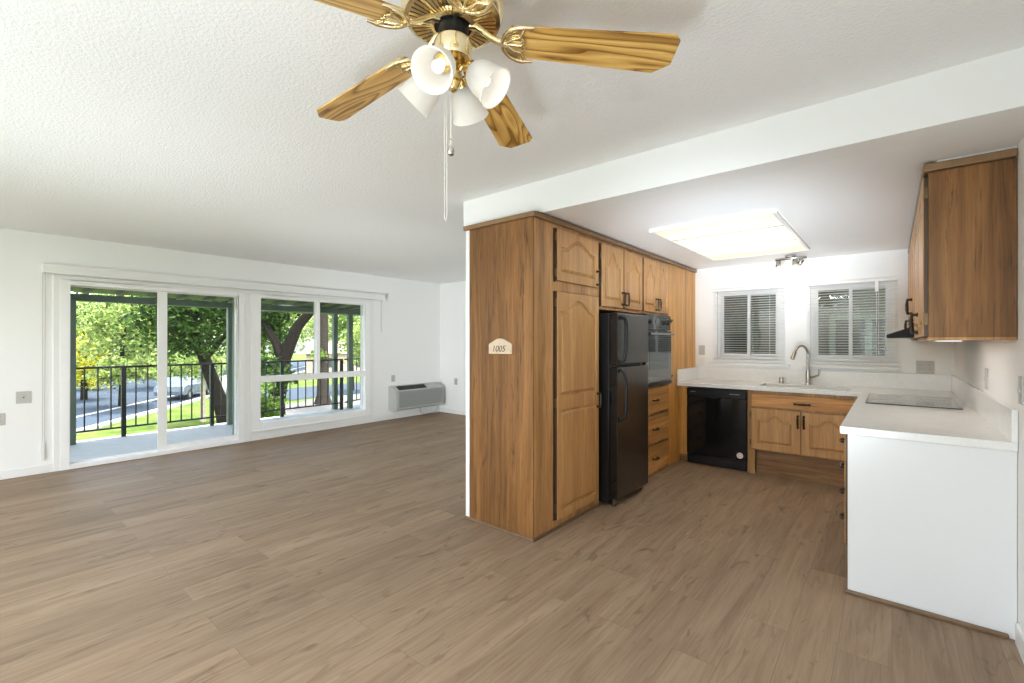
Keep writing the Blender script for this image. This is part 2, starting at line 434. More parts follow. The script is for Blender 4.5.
# ------------------------------------------------------------------ mesh builder
class MB:
    def __init__(self):
        self.v = []; self.f = []; self.s = []; self.m = {}
    def add(self, vs, fs, smooth=False, mtx=None):
        o = len(self.v)
        for p in vs:
            p = Vector(p)
            self.v.append(mtx @ p if mtx is not None else p)
        for f in fs:
            self.f.append([i + o for i in f]); self.s.append(smooth)
        return self
    def box(self, x0, x1, y0, y1, z0, z1, mtx=None):
        x0, x1 = min(x0, x1), max(x0, x1); y0, y1 = min(y0, y1), max(y0, y1); z0, z1 = min(z0, z1), max(z0, z1)
        vs = [(x, y, z) for z in (z0, z1) for y in (y0, y1) for x in (x0, x1)]
        fs = [(0, 2, 3, 1), (4, 5, 7, 6), (0, 1, 5, 4), (2, 6, 7, 3), (0, 4, 6, 2), (1, 3, 7, 5)]
        return self.add(vs, fs, False, mtx)
    def tube(self, pts, r, n=8, cap=True, mtx=None):
        pts = [Vector(p) for p in pts]
        m = len(pts)
        rs = r if isinstance(r, (list, tuple)) else [r] * m
        ref = None; vs = []; fs = []
        for i, p in enumerate(pts):
            d = (pts[min(i + 1, m - 1)] - pts[max(i - 1, 0)])
            d = d.normalized() if d.length > 1e-9 else Vector((0, 0, 1))
            if ref is None:
                ref = Vector((1, 0, 0)) if abs(d.x) < 0.8 else Vector((0, 1, 0))
            ref = (ref - d * ref.dot(d)).normalized()
            b = d.cross(ref)
            for k in range(n):
                a = 2 * PI * k / n
                vs.append(p + (ref * math.cos(a) + b * math.sin(a)) * rs[i])
        for i in range(m - 1):
            for k in range(n):
                k2 = (k + 1) % n
                fs.append((i * n + k, i * n + k2, (i + 1) * n + k2, (i + 1) * n + k))
        if cap:
            fs.append(tuple(range(n - 1, -1, -1))); fs.append(tuple((m - 1) * n + k for k in range(n)))
        return self.add(vs, fs, True, mtx)
    def lathe(self, prof, n=24, mtx=None, closed=False, smooth=True):
        m = len(prof); vs = []; fs = []
        for r, z in prof:
            for k in range(n):
                a = 2 * PI * k / n
                vs.append((r * math.cos(a), r * math.sin(a), z))
        rng = m if closed else m - 1
        for i in range(rng):
            j = (i + 1) % m
            for k in range(n):
                k2 = (k + 1) % n
                fs.append((i * n + k, i * n + k2, j * n + k2, j * n + k))
        if not closed:
            if prof[0][0] > 1e-6: fs.append(tuple(range(n - 1, -1, -1)))
            if prof[-1][0] > 1e-6: fs.append(tuple((m - 1) * n + k for k in range(n)))
        return self.add(vs, fs, smooth, mtx)
    def prism(self, poly, fn, a, b, smooth=False):
        """poly of 2-D points, fn(p, q, t) -> 3-D, extruded from t=a to t=b"""
        n = len(poly)
        vs = [fn(p, q, a) for p, q in poly] + [fn(p, q, b) for p, q in poly]
        fs = [tuple(range(n - 1, -1, -1)), tuple(range(n, 2 * n))]
        for i in range(n):
            j = (i + 1) % n
            fs.append((i, j, n + j, n + i))
        return self.add(vs, fs, smooth)
    def build(self, name, mat, parent=None, bevel=0.0, loc=None, segs=2, recalc=True):
        base = Vector(loc) if loc is not None else (Vector(parent['_at']) if parent is not None else None)
        if base is None:
            xs = [p.x for p in self.v]; ys = [p.y for p in self.v]; zs = [p.z for p in self.v]
            base = Vector(((min(xs) + max(xs)) / 2, (min(ys) + max(ys)) / 2, min(zs)))
        me = bpy.data.meshes.new(name)
        me.from_pydata([tuple(p - base) for p in self.v], [], self.f)
        for mt_ in (mat if isinstance(mat, (list, tuple)) else [mat]): me.materials.append(mt_)
        for fi, k in self.m.items(): me.polygons[fi].material_index = k
        if recalc:
            bm = bmesh.new(); bm.from_mesh(me)
            bmesh.ops.remove_doubles(bm, verts=bm.verts, dist=1e-6)
            bmesh.ops.recalc_face_normals(bm, faces=bm.faces)
            bm.to_mesh(me); bm.free()
            sm = any(self.s)
            if sm:
                for pl in me.polygons: pl.use_smooth = True
        else:
            for pl, s in zip(me.polygons, self.s): pl.use_smooth = s
        o = bpy.data.objects.new(name, me)
        COL.objects.link(o)
        if recalc and any(self.s):
            try:
                me.set_sharp_from_angle(angle=RAD(38))
            except Exception:
                pass
        if parent is not None:
            o.parent = parent
            o['_at'] = tuple(base)
            pb = Vector(parent['_at'])
            o.location = base - pb
        else:
            o.location = base
            o['_at'] = tuple(base)
        if bevel:
            b = o.modifiers.new('edge', 'BEVEL'); b.width = bevel; b.segments = segs
            b.limit_method = 'ANGLE'; b.angle_limit = RAD(40)
        return o

def B(*a, **k):
    return MB().box(*a, **k)

def tag(o, label, cat, group=None):
    o['label'] = label; o['category'] = cat
    if group: o['group'] = group
    return o

def thing(name, label, cat, loc, group=None):
    o = bpy.data.objects.new(name, None)
    o.empty_display_size = 0.1
    COL.objects.link(o)
    o.location = loc; o['_at'] = tuple(loc)
    return tag(o, label, cat, group)

def struct(o):
    o['kind'] = 'structure'
    return o

def copy_tree(o, parent=None):
    c = o.copy(); COL.objects.link(c)
    if parent is not None: c.parent = parent
    for ch in [q for q in bpy.data.objects if q.parent == o]:
        copy_tree(ch, c)
    return c

# a map from (u right, z up, n outward) of a cabinet front to the room
def face_map(kind, at):
    if kind == '+x': return lambda u, z, n: Vector((at + n, u, z))          # u is world y
    if kind == '-y': return lambda u, z, n: Vector((u, at - n, z))          # u is world x
    if kind == '-x': return lambda u, z, n: Vector((at - n, u, z))          # u is world y

def arch_loop(l, r, b, t, rise, m, N=34):
    """counter-clockwise loop, arch on top with shoulders; m is the inset"""
    l += m; r -= m; b += m
    pts = [(l, b), (l + (r - l) * 0.5, b), (r, b), (r, b + (t - rise - b) * 0.5)]
    c = (l + r) / 2; h = (r - l) / 2
    for i in range(N + 1):
        s = 1 - 2 * i / N
        a = min(1.0, abs(s) / (0.70 if rise < 0.06 else 0.84))
        k = 0.55 if rise < 0.1 else 0.42
        e = 1 - 0.45 * (a / k) ** 2 if a < k else 0.55 * ((1 - a) / (1 - k)) ** 1.6
        if rise < 0.06: e = 0.5 + 0.5 * math.cos(PI * a)
        pts.append((c + s * h, t - m - rise + rise * e))
    pts.append((l, b + (t - rise - b) * 0.5))
    return pts

def panel_front(mb, fm, u0, u1, z0, z1, t, panels, n0=0.0):
    """slab with routed raised panels; panels: (left, right, bottom, top, rise) in face coordinates"""
    bm = bmesh.new()
    e = 0.004
    def loop(pts, n):
        return [bm.verts.new((p[0], p[1], n)) for p in pts]
    def bridge(A, Bq):
        k = len(A)
        for i in range(k):
            j = (i + 1) % k
            bm.faces.new((A[i], A[j], Bq[j], Bq[i]))
    back = loop([(u0, z0), (u1, z0), (u1, z1), (u0, z1)], n0)
    side = loop([(u0, z0), (u1, z0), (u1, z1), (u0, z1)], n0 + t - e)
    front = loop([(u0 + e, z0 + e), (u1 - e, z0 + e), (u1 - e, z1 - e), (u0 + e, z1 - e)], n0 + t)
    bm.faces.new(back[::-1]); bridge(back, side); n_edge = len(bm.faces); bridge(side, front)
    edges = [bm.edges.get((front[i], front[(i + 1) % 4])) for i in range(4)]
    for (l, r, b, tt, rise) in panels:
        L = [loop(arch_loop(l, r, b, tt, rise, m), n0 + t + d) for m, d in ((0, 0), (0.002, -0.014), (0.013, -0.014), (0.031, -0.001))]
        k = len(L[0])
        for i in range(k):
            edges.append(bm.edges.new((L[0][i], L[0][(i + 1) % k])))
        for i in range(3): bridge(L[i], L[i + 1])
        bm.faces.new(L[3])
    bmesh.ops.triangle_fill(bm, use_beauty=True, use_dissolve=False, edges=edges, normal=(0, 0, 1))
    bm.verts.index_update()
    f0 = len(mb.f)
    mb.add([fm(v.co.x, v.co.y, v.co.z) for v in bm.verts], [[v.index for v in f.verts] for f in bm.faces])
    for k in range(1, n_edge): mb.m[f0 + k] = 1
    bm.free()
    return mb

def pull(mb, fm, u, z, length, n0, vertical=True, r=0.0072):
    """bail handle with end plates and a beaded grip"""
    def q(s, n):
        return fm(u, z + s, n) if vertical else fm(u + s, z, n)
    h = length / 2
    for s in (-h, h):
        mb.tube([q(s, n0), q(s, n0 + 0.006)], 0.011, 10)
        mb.tube([q(s, n0), q(s, n0 + 0.026)], r * 0.9, 8)
    pts = []; rs = []
    for i in range(13):
        s = -h * 1.12 + 2.24 * h * i / 12
        pts.append(q(s, n0 + 0.026 + 0.004 * (1 - (s / (h * 1.12)) ** 2)))
        rs.append(r * (0.75 if i in (0, 12) else (1.5 if i % 2 == 0 and 2 < i < 10 else 1.0)))
    mb.tube(pts, rs, 8)
    return mb

def hinge(mb, fm, u, z, n0, s=1):
    a, b = sorted((u, u + 0.013 * s))
    p, q = fm(a, z - 0.028, n0), fm(b, z + 0.028, n0 + 0.014)
    mb.box(p.x, q.x, p.y, q.y, p.z, q.z)
    mb.tube([fm(u, z - 0.032, n0 + 0.012), fm(u, z + 0.032, n0 + 0.012)], 0.0045, 8)
    return mb

def fbox(mb, fm, u0, u1, z0, z1, n0, n1):
    p, q = fm(u0, z0, n0), fm(u1, z1, n1)
    return mb.box(p.x, q.x, p.y, q.y, p.z, q.z)

# ------------------------------------------------------------------ room shell
XW, XR, YB, YK, YF = -6.65, 0.434, 5.86, 5.75, -2.6      # window wall, right wall, living back wall, kitchen wall, wall behind the camera
HC, HK = 2.44, 2.22                                      # ceilings

struct(B(XW - 0.14, XR + 0.12, YF - 0.12, 6.0, -0.20, 0.0).build('floor', M['floor'], loc=(0, 0, 0)))
struct(B(XW - 0.14, XR + 0.12, YF - 0.12, 6.0, HC, HC + 0.25).build('ceiling', M['ceil'], loc=(0, 0, HC)))

def wall_with_holes(name, axis, at0, at1, u0, u1, z0, z1, holes, mat):
    """axis: 'x' wall lies in a plane of constant x; holes: (u0, u1, z0, z1)"""
    us = sorted({u0, u1, *[h[0] for h in holes], *[h[1] for h in holes]})
    zs = sorted({z0, z1, *[h[2] for h in holes], *[h[3] for h in holes]})
    mb = MB()
    for i in range(len(us) - 1):
        run = None
        for j in range(len(zs) - 1):
            cu, cz = (us[i] + us[i + 1]) / 2, (zs[j] + zs[j + 1]) / 2
            solid = not any(h[0] < cu < h[1] and h[2] < cz < h[3] for h in holes)
            if solid:
                run = (run[0], zs[j + 1]) if run else (zs[j], zs[j + 1])
            if (not solid or j == len(zs) - 2) and run:
                if axis == 'x': mb.box(at0, at1, us[i], us[i + 1], run[0], run[1])
                else: mb.box(us[i], us[i + 1], at0, at1, run[0], run[1])
                run = None
    return struct(mb.build(name, mat))

DOOR = (0.66, 2.42, 0.0, 1.985)
WIN = (2.50, 4.32, 0.12, 1.985)
wall_with_holes('wall_left', 'x', XW - 0.14, XW, YF, 6.0, 0, HC, [DOOR, WIN], M['wall'])
struct(B(XW, -2.49, YB, YB + 0.14, 0, HC).build('wall_back', M['wall']))
KW1 = (-1.60, -0.935, 1.135, 1.94)
KW2 = (-0.665, 0.015, 1.135, 1.94)
wall_with_holes('wall_kitchen', 'y', YK, YK + 0.14, -2.45, XR, 0, HC, [KW1, KW2], M['wall'])
struct(B(XR, XR + 0.12, YF, 6.0, 0, HC).build('wall_right', M['wall']))
FILL_OPENING = (-5.6, -0.6, 0.05, 2.2)  # unseen opening added behind the camera to let daylight in
wall_with_holes('wall_front', 'y', YF - 0.12, YF, XW, XR, 0, HC, [FILL_OPENING], M['wall'])
struct(B(-2.49, -2.452, 2.452, YB, 0.0, HK).build('wall_partition', M['wall']))
# dropped ceiling of the kitchen with the beam in front
struct(B(-2.60, XR, 2.535, 2.70, HK, HC).build('beam', M['wall']))
LX0, LX1, LY0, LY1 = -1.47, -0.59, 3.46, 5.10            # opening of the light box
ckm = MB()
ckm.box(-2.60, XR, 2.70, LY0, HK, HC); ckm.box(-2.60, XR, LY1, YB, HK, HC)
ckm.box(-2.60, LX0, LY0, LY1, HK, HC); ckm.box(LX1, XR, LY0, LY1, HK, HC)
ckm.box(LX0, LX1, LY0, LY1, HC - 0.02, HC)
struct(ckm.build('ceiling_kitchen', M['ceil_k'], loc=(0, 0, HK)))

# baseboards
def baseboard(name, pieces):
    mb = MB()
    for p in pieces: mb.box(*p)
    return struct(mb.build(name, M['white'], bevel=0.004))
baseboard('baseboard_left', [(XW, XW + 0.014, YF, 0.62, 0, 0.085), (XW, XW + 0.014, 4.36, YB, 0, 0.085)])
baseboard('baseboard_back', [(XW + 0.014, -2.49, YB - 0.014, YB, 0, 0.085)])
baseboard('baseboard_right', [(XR - 0.014, XR, YF, 2.99, 0, 0.095)])

# ------------------------------------------------------------------ sliding door and window to the balcony
def glazing(name, frame_boxes, mat, bevel=0.004):
    root = MB()
    for b in frame_boxes: root.box(*b)
    return struct(root.build(name, mat, bevel=bevel))

# casing + door frame
d1 = glazing('door_1', [
    (XW - 0.13, XW + 0.02, 0.66, 0.735, 0.0, 1.985), (XW - 0.13, XW + 0.02, 2.345, 2.42, 0.0, 1.985),
    (XW - 0.13, XW + 0.02, 0.735, 2.345, 1.935, 1.985), (XW - 0.13, XW + 0.02, 0.735, 2.345, 0.0, 0.045)], M['vinyl'])
def sash(parent, name, x, y0, y1, z0, z1, sl, sr, st, sb, mat, gmat, th=0.03):
    mb = MB()
    mb.box(x - th / 2, x + th / 2, y0, y0 + sl, z0, z1); mb.box(x - th / 2, x + th / 2, y1 - sr, y1, z0, z1)
    mb.box(x - th / 2, x + th / 2, y0 + sl, y1 - sr, z1 - st, z1); mb.box(x - th / 2, x + th / 2, y0 + sl, y1 - sr, z0, z0 + sb)
    f = mb.build(name, mat, parent, 0.003)
    B(x - 0.004, x + 0.004, y0 + sl, y1 - sr, z0 + sb, z1 - st).build('glass', gmat, f)
    return f
sash(d1, 'fixed_panel', XW - 0.09, 0.735, 1.555, 0.045, 1.935, 0.012, 0.035, 0.01, 0.012, M['vinyl'], M['glass'])
sash(d1, 'sliding_panel', XW - 0.03, 1.49, 2.345, 0.045, 1.935, 0.09, 0.012, 0.014, 0.062, M['vinyl'], M['glass'])
hm = MB(); hm.tube([(XW + 0.02, 2.375, 0.98), (XW + 0.045, 2.375, 0.99), (XW + 0.045, 2.375, 1.06), (XW + 0.02, 2.375, 1.07)], 0.006, 8)
hm.build('door_handle', M['vinyl'], d1)

w1 = glazing('window_1', [
    (XW - 0.13, XW + 0.02, 2.50, 2.62, 0.12, 1.985), (XW - 0.13, XW + 0.02, 4.235, 4.32, 0.12, 1.985),
    (XW - 0.13, XW + 0.02, 2.62, 4.235, 1.94, 1.985), (XW - 0.13, XW + 0.02, 2.62, 4.235, 0.12, 0.225),
    (XW - 0.13, XW + 0.02, 2.62, 4.235, 0.778, 0.86), (XW - 0.10, XW + 0.005, 3.425, 3.472, 0.86, 1.94)], M['vinyl'])
for a in ((2.62, 3.425, 0.86, 1.94), (3.472, 4.235, 0.86, 1.94), (2.62, 4.235, 0.225, 0.778)):
    B(XW - 0.064, XW - 0.056, *a).build('glass', M['glass'], w1)

cs = MB()      # flat white casing round the openings
cs.box(XW, XW + 0.016, 0.61, 0.66, 0.0, 2.03); cs.box(XW, XW + 0.016, 2.42, 2.50, 0.0, 1.985)
cs.box(XW, XW + 0.016, 4.32, 4.38, 0.0, 2.03); cs.box(XW, XW + 0.016, 0.66, 4.32, 1.985, 2.03)
cs.box(XW, XW + 0.016, 2.50, 4.32, 0.0, 0.104)
struct(cs.build('trim_1', M['white'], bevel=0.004))
sl = B(XW + 0.021, XW + 0.036, 2.50, 4.36, 0.105, 0.135)
struct(sl.build('trim_2', M['white'], bevel=0.004))

# blind valance across both openings
va = thing('blind_valance', 'long white blind valance above the sliding door and window', 'valance', (XW, 2.55, 2.03))
vm = MB(); vm.box(XW + 0.001, XW + 0.085, 0.53, 0.545, 2.035, 2.128); vm.box(XW + 0.001, XW + 0.085, 4.555, 4.57, 2.035, 2.128)
vm.box(XW + 0.07, XW + 0.085, 0.545, 4.555, 2.035, 2.128)
vm.build('fascia', M['white'], va, 0.003)
B(XW + 0.004, XW + 0.06, 0.55, 4.55, 2.085, 2.12).build('head_track', M['vinyl'], va)
cm = MB()
cm.tube([(XW + 0.02, 0.535, 2.09), (XW + 0.018, 0.533, 0.32)], 0.0022, 6)
cm.tube([(XW + 0.03, 0.555, 2.09), (XW + 0.022, 0.548, 0.32)], 0.0022, 6)
co = cm.build('cord_loop', M['plate'], va)
B(XW + 0.002, XW + 0.022, 0.52, 0.55, 0.14, 0.32).build('cord_tensioner', M['white'], va, 0.003)
MB().tube([(XW + 0.02, 4.535, 2.09), (XW + 0.02, 4.537, 1.50)], 0.004, 6).build('wand', M['plate'], va)

# ------------------------------------------------------------------ through-wall heating and cooling unit
ac = thing('wall_heater', 'grey through-wall heating and cooling unit low in the far corner', 'heater', (XW, 5.2, 0.16))
y0, y1 = 4.69, 5.74
prof = [(0, 0.165), (0.205, 0.165), (0.225, 0.185), (0.225, 0.50), (0.10, 0.575), (0, 0.575)]
MB().prism(prof, lambda p, q, t: (XW + 0.001 + p, t, q), y0, y1).build('housing', M['unit'], ac, 0.006)
gm = MB()
for i in range(26):
    z = 0.215 + i * 0.0105
    gm.box(XW + 0.226, XW + 0.230, y0 + 0.06, y1 - 0.02, z, z + 0.0065)
gm.build('intake_grille', M['unit_dark'], ac)
sn = Vector((-0.125, 0, 0.075)).normalized(); nn = Vector((0.075, 0, 0.125)).normalized()
def top_fn(p, q, t): return tuple(Vector((XW + 0.226, 0, 0.50)) + sn * p + nn * t + Vector((0, q, 0)))
MB().prism([(0.02, y0 + 0.07), (0.135, y0 + 0.07), (0.135, y0 + 0.68), (0.02, y0 + 0.68)], top_fn, 0.001, 0.003).build('outlet_slot', M['unit_black'], ac)
lv = MB()
for i in range(5):
    p = 0.03 + i * 0.021
    lv.prism([(p, y0 + 0.075), (p + 0.006, y0 + 0.075), (p + 0.006, y0 + 0.675), (p, y0 + 0.675)], top_fn, 0.003, 0.006)
lv.build('louvre', M['unit_black'], ac)
MB().prism([(0.015, y0 + 0.71), (0.138, y0 + 0.71), (0.138, y1 - 0.02), (0.015, y1 - 0.02)], top_fn, 0.001, 0.008).build('control_lid', M['unit'], ac, 0.002)
MB().tube([(XW + 0.10, 5.30, 0.17), (XW + 0.10, 5.31, 0.06), (XW + 0.09, 5.40, 0.02), (XW + 0.06, 5.6, 0.016), (XW + 0.03, 5.75, 0.03), (XW + 0.03, 5.79, 0.15), (XW + 0.05, 5.80, 0.4), (XW + 0.05, 5.74, 0.5)], 0.006, 8).build('power_cord', M['unit'], ac)

# ------------------------------------------------------------------ wall plates
def plate(name, label, cat, kind, at, u, z, w, h, style):
    fm = face_map(kind, at)
    fmx = fm if kind != '+xw' else fm
    o = thing(name, label, cat, fm(u, z - h / 2, 0))
    fbox(MB(), fm, u - w / 2, u + w / 2, z - h / 2, z + h / 2, 0.0005, 0.007).build('cover_plate', M['plate'] if style != 'white' else M['white'], o, 0.002)
    mb = MB()
    if style in ('outlet', 'double', 'white'):
        us = [u] if style != 'double' else [u - w / 4, u + w / 4]
        for q in us:
            for dz in (-0.02, 0.02):
                so = fbox(MB(), fm, q - 0.014, q + 0.014, z + dz - 0.014, z + dz + 0.014, 0.006, 0.009).build('socket', M['plate'] if style != 'white' else M['white'], o)
                for du in (-0.006, 0.005):
                    fbox(MB(), fm, q + du, q + du + 0.002, z + dz - 0.003, z + dz + 0.007, 0.0085, 0.0095).build('slot', M['plate_dark'], so)
    elif style == 'coax':
        mb.tube([fm(u, z, 0.006), fm(u, z, 0.016)], 0.007, 10).build('connector', M['plate_dark'], o)
    elif style == 'switch':
        fbox(mb, fm, u - 0.005, u + 0.005, z - 0.012, z + 0.012, 0.006, 0.014).build('toggle', M['plate'], o)
    return o
plate('cable_plate', 'square grey wall plate with a small centre connector, beside the sliding door', 'wall plate', '+x', XW, 0.404, 0.785, 0.105, 0.118, 'coax')
plate('wall_outlet', 'grey outlet low on the window wall at the picture edge', 'outlet', '+x', XW, 0.245, 0.585, 0.075, 0.118, 'outlet')
plate('wall_outlet', 'grey outlet directly above the heating unit', 'outlet', '+x', XW, 4.79, 0.70, 0.072, 0.115, 'outlet')
plate('wall_outlet', 'grey outlet on the far end wall beyond the heating unit', 'outlet', '-y', YB, -6.21, 0.60, 0.075, 0.118, 'outlet')
plate('wall_outlet', 'wide grey double outlet on the kitchen wall beside the corner cabinet', 'outlet', '-y', YK, 0.237, 1.10, 0.125, 0.118, 'double')
plate('wall_outlet', 'pale outlet between the oak panel and first kitchen window, lower of two', 'outlet', '-y', YK, -1.775, 1.09, 0.07, 0.115, 'white')
plate('wall_switch', 'pale switch plate between the oak panel and first kitchen window, upper of two', 'switch', '-y', YK, -1.775, 1.235, 0.07, 0.115, 'switch')
plate('wall_switch', 'slim grey plate above the counter on the right wall, under the wall cabinet', 'switch', '-x', XR, 3.88, 1.12, 0.075, 0.125, 'switch')
plate('wall_switch', 'grey switch plate at the counter end near the picture edge', 'switch', '-x', XR, 2.935, 1.128, 0.075, 0.12, 'switch')

# ------------------------------------------------------------------ cabinets along the partition
FX = -1.85
fx = face_map('+x', FX)
XB = -2.448

# pantry
pan = thing('pantry_cabinet', 'tall oak pantry cabinet with a broad oak end panel and arched doors', 'cabinet', (-2.15, 2.9, 0))
B(XB, FX, 2.462, 3.345, 0.0, 2.177).build('carcass', M['wood'], pan, 0.002)
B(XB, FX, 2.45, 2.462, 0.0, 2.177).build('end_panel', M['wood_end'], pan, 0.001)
def door(parent, fm, u0, u1, z0, z1, panels, hand=None, hinges=None, mat='wood', n0=0.0, t=0.02, hl=0.105, vertical=True, gap=True):
    mb = panel_front(MB(), fm, u0, u1, z0, z1, t, panels, n0)
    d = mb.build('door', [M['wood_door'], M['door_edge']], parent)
    if hand: pull(MB(), fm, hand[0], hand[1], hl, n0 + t, vertical).build('handle', M['bronze'], d)
    if hinges:
        for (u, z, s) in hinges: hinge(MB(), fm, u, z, n0 + 0.001, s).build('hinge', M['hinge'], d)
    return d
def strip(parent, fm, u0, u1, z0, z1):
    fbox(MB(), fm, u0, u1, z0, z1, 0.0, 0.0012).build('shade_strip', M['gap_shade'], parent)  # flat dark strip painting the shade beside and between the doors
strip(pan, fx, 2.685, 2.715, 1.765, 2.15)
strip(pan, fx, 2.685, 2.715, 0.066, 1.70)
door(pan, fx, 2.712, 3.302, 1.775, 2.148, [(2.755, 3.255, 1.835, 2.098, 0.075)], (3.275, 1.85), [(2.708, 2.09, -1), (2.708, 1.83, -1)])
door(pan, fx, 2.712, 3.312, 0.066, 1.70, [(2.755, 3.265, 0.945, 1.645, 0.085), (2.755, 3.265, 0.125, 0.845, 0.0)], (3.285, 0.868), [(2.708, 1.62, -1), (2.708, 0.90, -1), (2.708, 0.15, -1)])

# cabinet over the refrigerator
ofr = thing('overhead_cabinet', 'oak overhead cabinet with two arched doors above the black refrigerator', 'cabinet', (-2.15, 3.75, 1.605))
B(XB, FX, 3.346, 4.169, 1.605, 2.177).build('carcass', M['wood'], ofr, 0.002)
strip(ofr, fx, 3.3465, 3.362, 1.63, 2.15); strip(ofr, fx, 3.752, 3.78, 1.63, 2.15)
door(ofr, fx, 3.36, 3.756, 1.632, 2.15, [(3.412, 3.705, 1.69, 2.10, 0.115)], (3.728, 1.715), [(3.3595, 2.05, -1)])
door(ofr, fx, 3.776, 4.155, 1.632, 2.15, [(3.83, 4.105, 1.69, 2.10, 0.115)], (3.806, 1.715))

# oven tower
ot = thing('oven_cabinet', 'oak oven tower with two doors on top and three drawers below the oven', 'cabinet', (-2.15, 4.5, 0))
oc = MB()
oc.box(XB, FX, 4.170, 4.845, 1.615, 2.177); oc.box(XB, FX, 4.170, 4.845, 0.0, 0.888)
oc.box(XB, FX, 4.170, 4.185, 0.888, 1.615); oc.box(XB, -2.40, 4.185, 4.845, 0.888, 1.615)
oc.build('carcass', M['wood'], ot, 0.002)
strip(ot, fx, 4.1705, 4.192, 1.63, 2.15)
door(ot, fx, 4.19, 4.50, 1.632, 2.15, [(4.235, 4.455, 1.69, 2.10, 0.115)], (4.475, 1.712), [(4.1845, 2.05, -1)])
door(ot, fx, 4.508, 4.825, 1.632, 2.15, [(4.555, 4.78, 1.69, 2.10, 0.115)], (4.535, 1.712))
for (za, zb) in ((0.625, 0.88), (0.325, 0.60), (0.035, 0.30)):
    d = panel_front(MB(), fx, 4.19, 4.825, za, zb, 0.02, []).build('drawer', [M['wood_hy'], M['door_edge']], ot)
    pull(MB(), fx, 4.45, (za + zb) / 2, 0.10, 0.02, False).build('handle', M['bronze'], d)

# wall oven
wo = thing('wall_oven', 'built-in black glass wall oven between oak doors and drawers', 'oven', (-2.1, 4.52, 0.895))
B(-2.38, -1.848, 4.20, 4.835, 0.895, 1.605).build('body', M['black_soft'], wo)
B(-1.847, -1.825, 4.195, 4.858, 1.455, 1.608).build('control_panel', M['oven_glass'], wo, 0.003)
od = B(-1.847, -1.815, 4.195, 4.858, 0.935, 1.448).build('oven_door', M['oven_glass'], wo, 0.003)
B(-1.8145, -1.813, 4.28, 4.77, 1.06, 1.36).build('window_pane', M['oven_window'], od)
hb = MB(); hb.tube([(-1.785, 4.22, 1.415), (-1.785, 4.835, 1.415)], 0.011, 10)
for yy in (4.25, 4.805): hb.tube([(-1.816, yy, 1.415), (-1.785, yy, 1.415)], 0.009, 8)
hb.build('handle', M['oven_steel'], od)
B(-1.847, -1.812, 4.195, 4.858, 0.893, 0.93).build('vent_strip', M['black_soft'], wo, 0.003)
for yy in (4.31, 4.68, 4.78): MB().tube([(-1.825, yy, 1.53), (-1.805, yy, 1.53)], 0.020, 14).build('knob', M['black_soft'], wo)
ck = MB(); ck.tube([(-1.8255, 4.50, 1.535), (-1.822, 4.50, 1.535)], 0.045, 20)
ck.build('clock', M['oven_steel'], wo)

# plain tall panel up to the kitchen wall
tp = thing('tall_cabinet', 'plain full-height oak cabinet side between the oven and kitchen wall', 'cabinet', (-2.15, 5.3, 0))
B(XB, FX - 0.001, 4.86, 5.745, 0.0, 2.177).build('panel', M['wood_plain'], tp, 0.002)
for z in (1.56, 0.965):
    lt = fbox(MB(), fx, 4.905, 4.935, z - 0.022, z + 0.022, 0.0, 0.008)
    lt.tube([fx(4.92, z - 0.012, 0.006), fx(4.92, z, 0.018), fx(4.93, z + 0.014, 0.020)], 0.006, 8)
    lt.build('latch', M['hinge'], tp)

# crown and base mouldings of the run
cr = MB()
cr.box(-2.50, FX + 0.022, 2.432, 2.47, 2.178, 2.212)
cr.box(FX - 0.02, FX + 0.022, 2.47, 5.735, 2.178, 2.212)
tag(cr.build('cornice_moulding', M['trim_wood'], bevel=0.006), 'dark stained oak cornice along the top of the pantry and oven cabinets', 'moulding')
fl = MB(); fl.box(XB, FX - 0.03, 2.54, 5.745, 2.178, HK - 0.001)
struct(fl.build('trim_3', M['wall']))
bs = MB(); bs.box(-2.49, FX + 0.016, 2.434, 2.45, 0.0, 0.022); bs.box(FX, FX + 0.016, 2.45, 3.33, 0.0, 0.022)
tag(bs.build('base_moulding', M['base_wood'], bevel=0.006), 'thin stained quarter-round moulding round the foot of the pantry', 'moulding')

# plaque on the end panel
pq = thing('house_plaque', 'small pale gabled house-number plaque on the pantry end panel', 'plaque', (-2.132, 2.449, 1.252))
pts = [(-2.24, 1.252), (-2.024, 1.252), (-2.024, 1.322), (-2.05, 1.335), (-2.10, 1.358), (-2.132, 1.362), (-2.165, 1.358), (-2.21, 1.336), (-2.24, 1.322)]
MB().prism(pts, lambda p, q, t: (p, t, q), 2.4495, 2.436).build('board', M['plaque'], pq, 0.002)
def lettering(text, size, loc, rot, mat, parent, shear=0.0, name='lettering', ext=0.0008):
    cu = bpy.data.curves.new(name, 'FONT')
    cu.body = text; cu.size = size; cu.align_x = 'CENTER'; cu.align_y = 'CENTER'; cu.extrude = ext; cu.shear = shear
    o = bpy.data.objects.new(name, cu); COL.objects.link(o)
    cu.materials.append(mat)
    bpy.context.view_layer.update()
    me = bpy.data.meshes.new_from_object(o.evaluated_get(bpy.context.evaluated_depsgraph_get()))
    bpy.data.objects.remove(o)
    o = bpy.data.objects.new(name, me); COL.objects.link(o)
    if not me.materials: me.materials.append(mat)
    o.parent = parent
    o.location = Vector(loc) - Vector(parent['_at']); o.rotation_euler = rot
    return o
lettering('1005', 0.062, (-2.147, 2.4355, 1.287), (RAD(90), 0, 0), M['ink'], pq, 0.25)

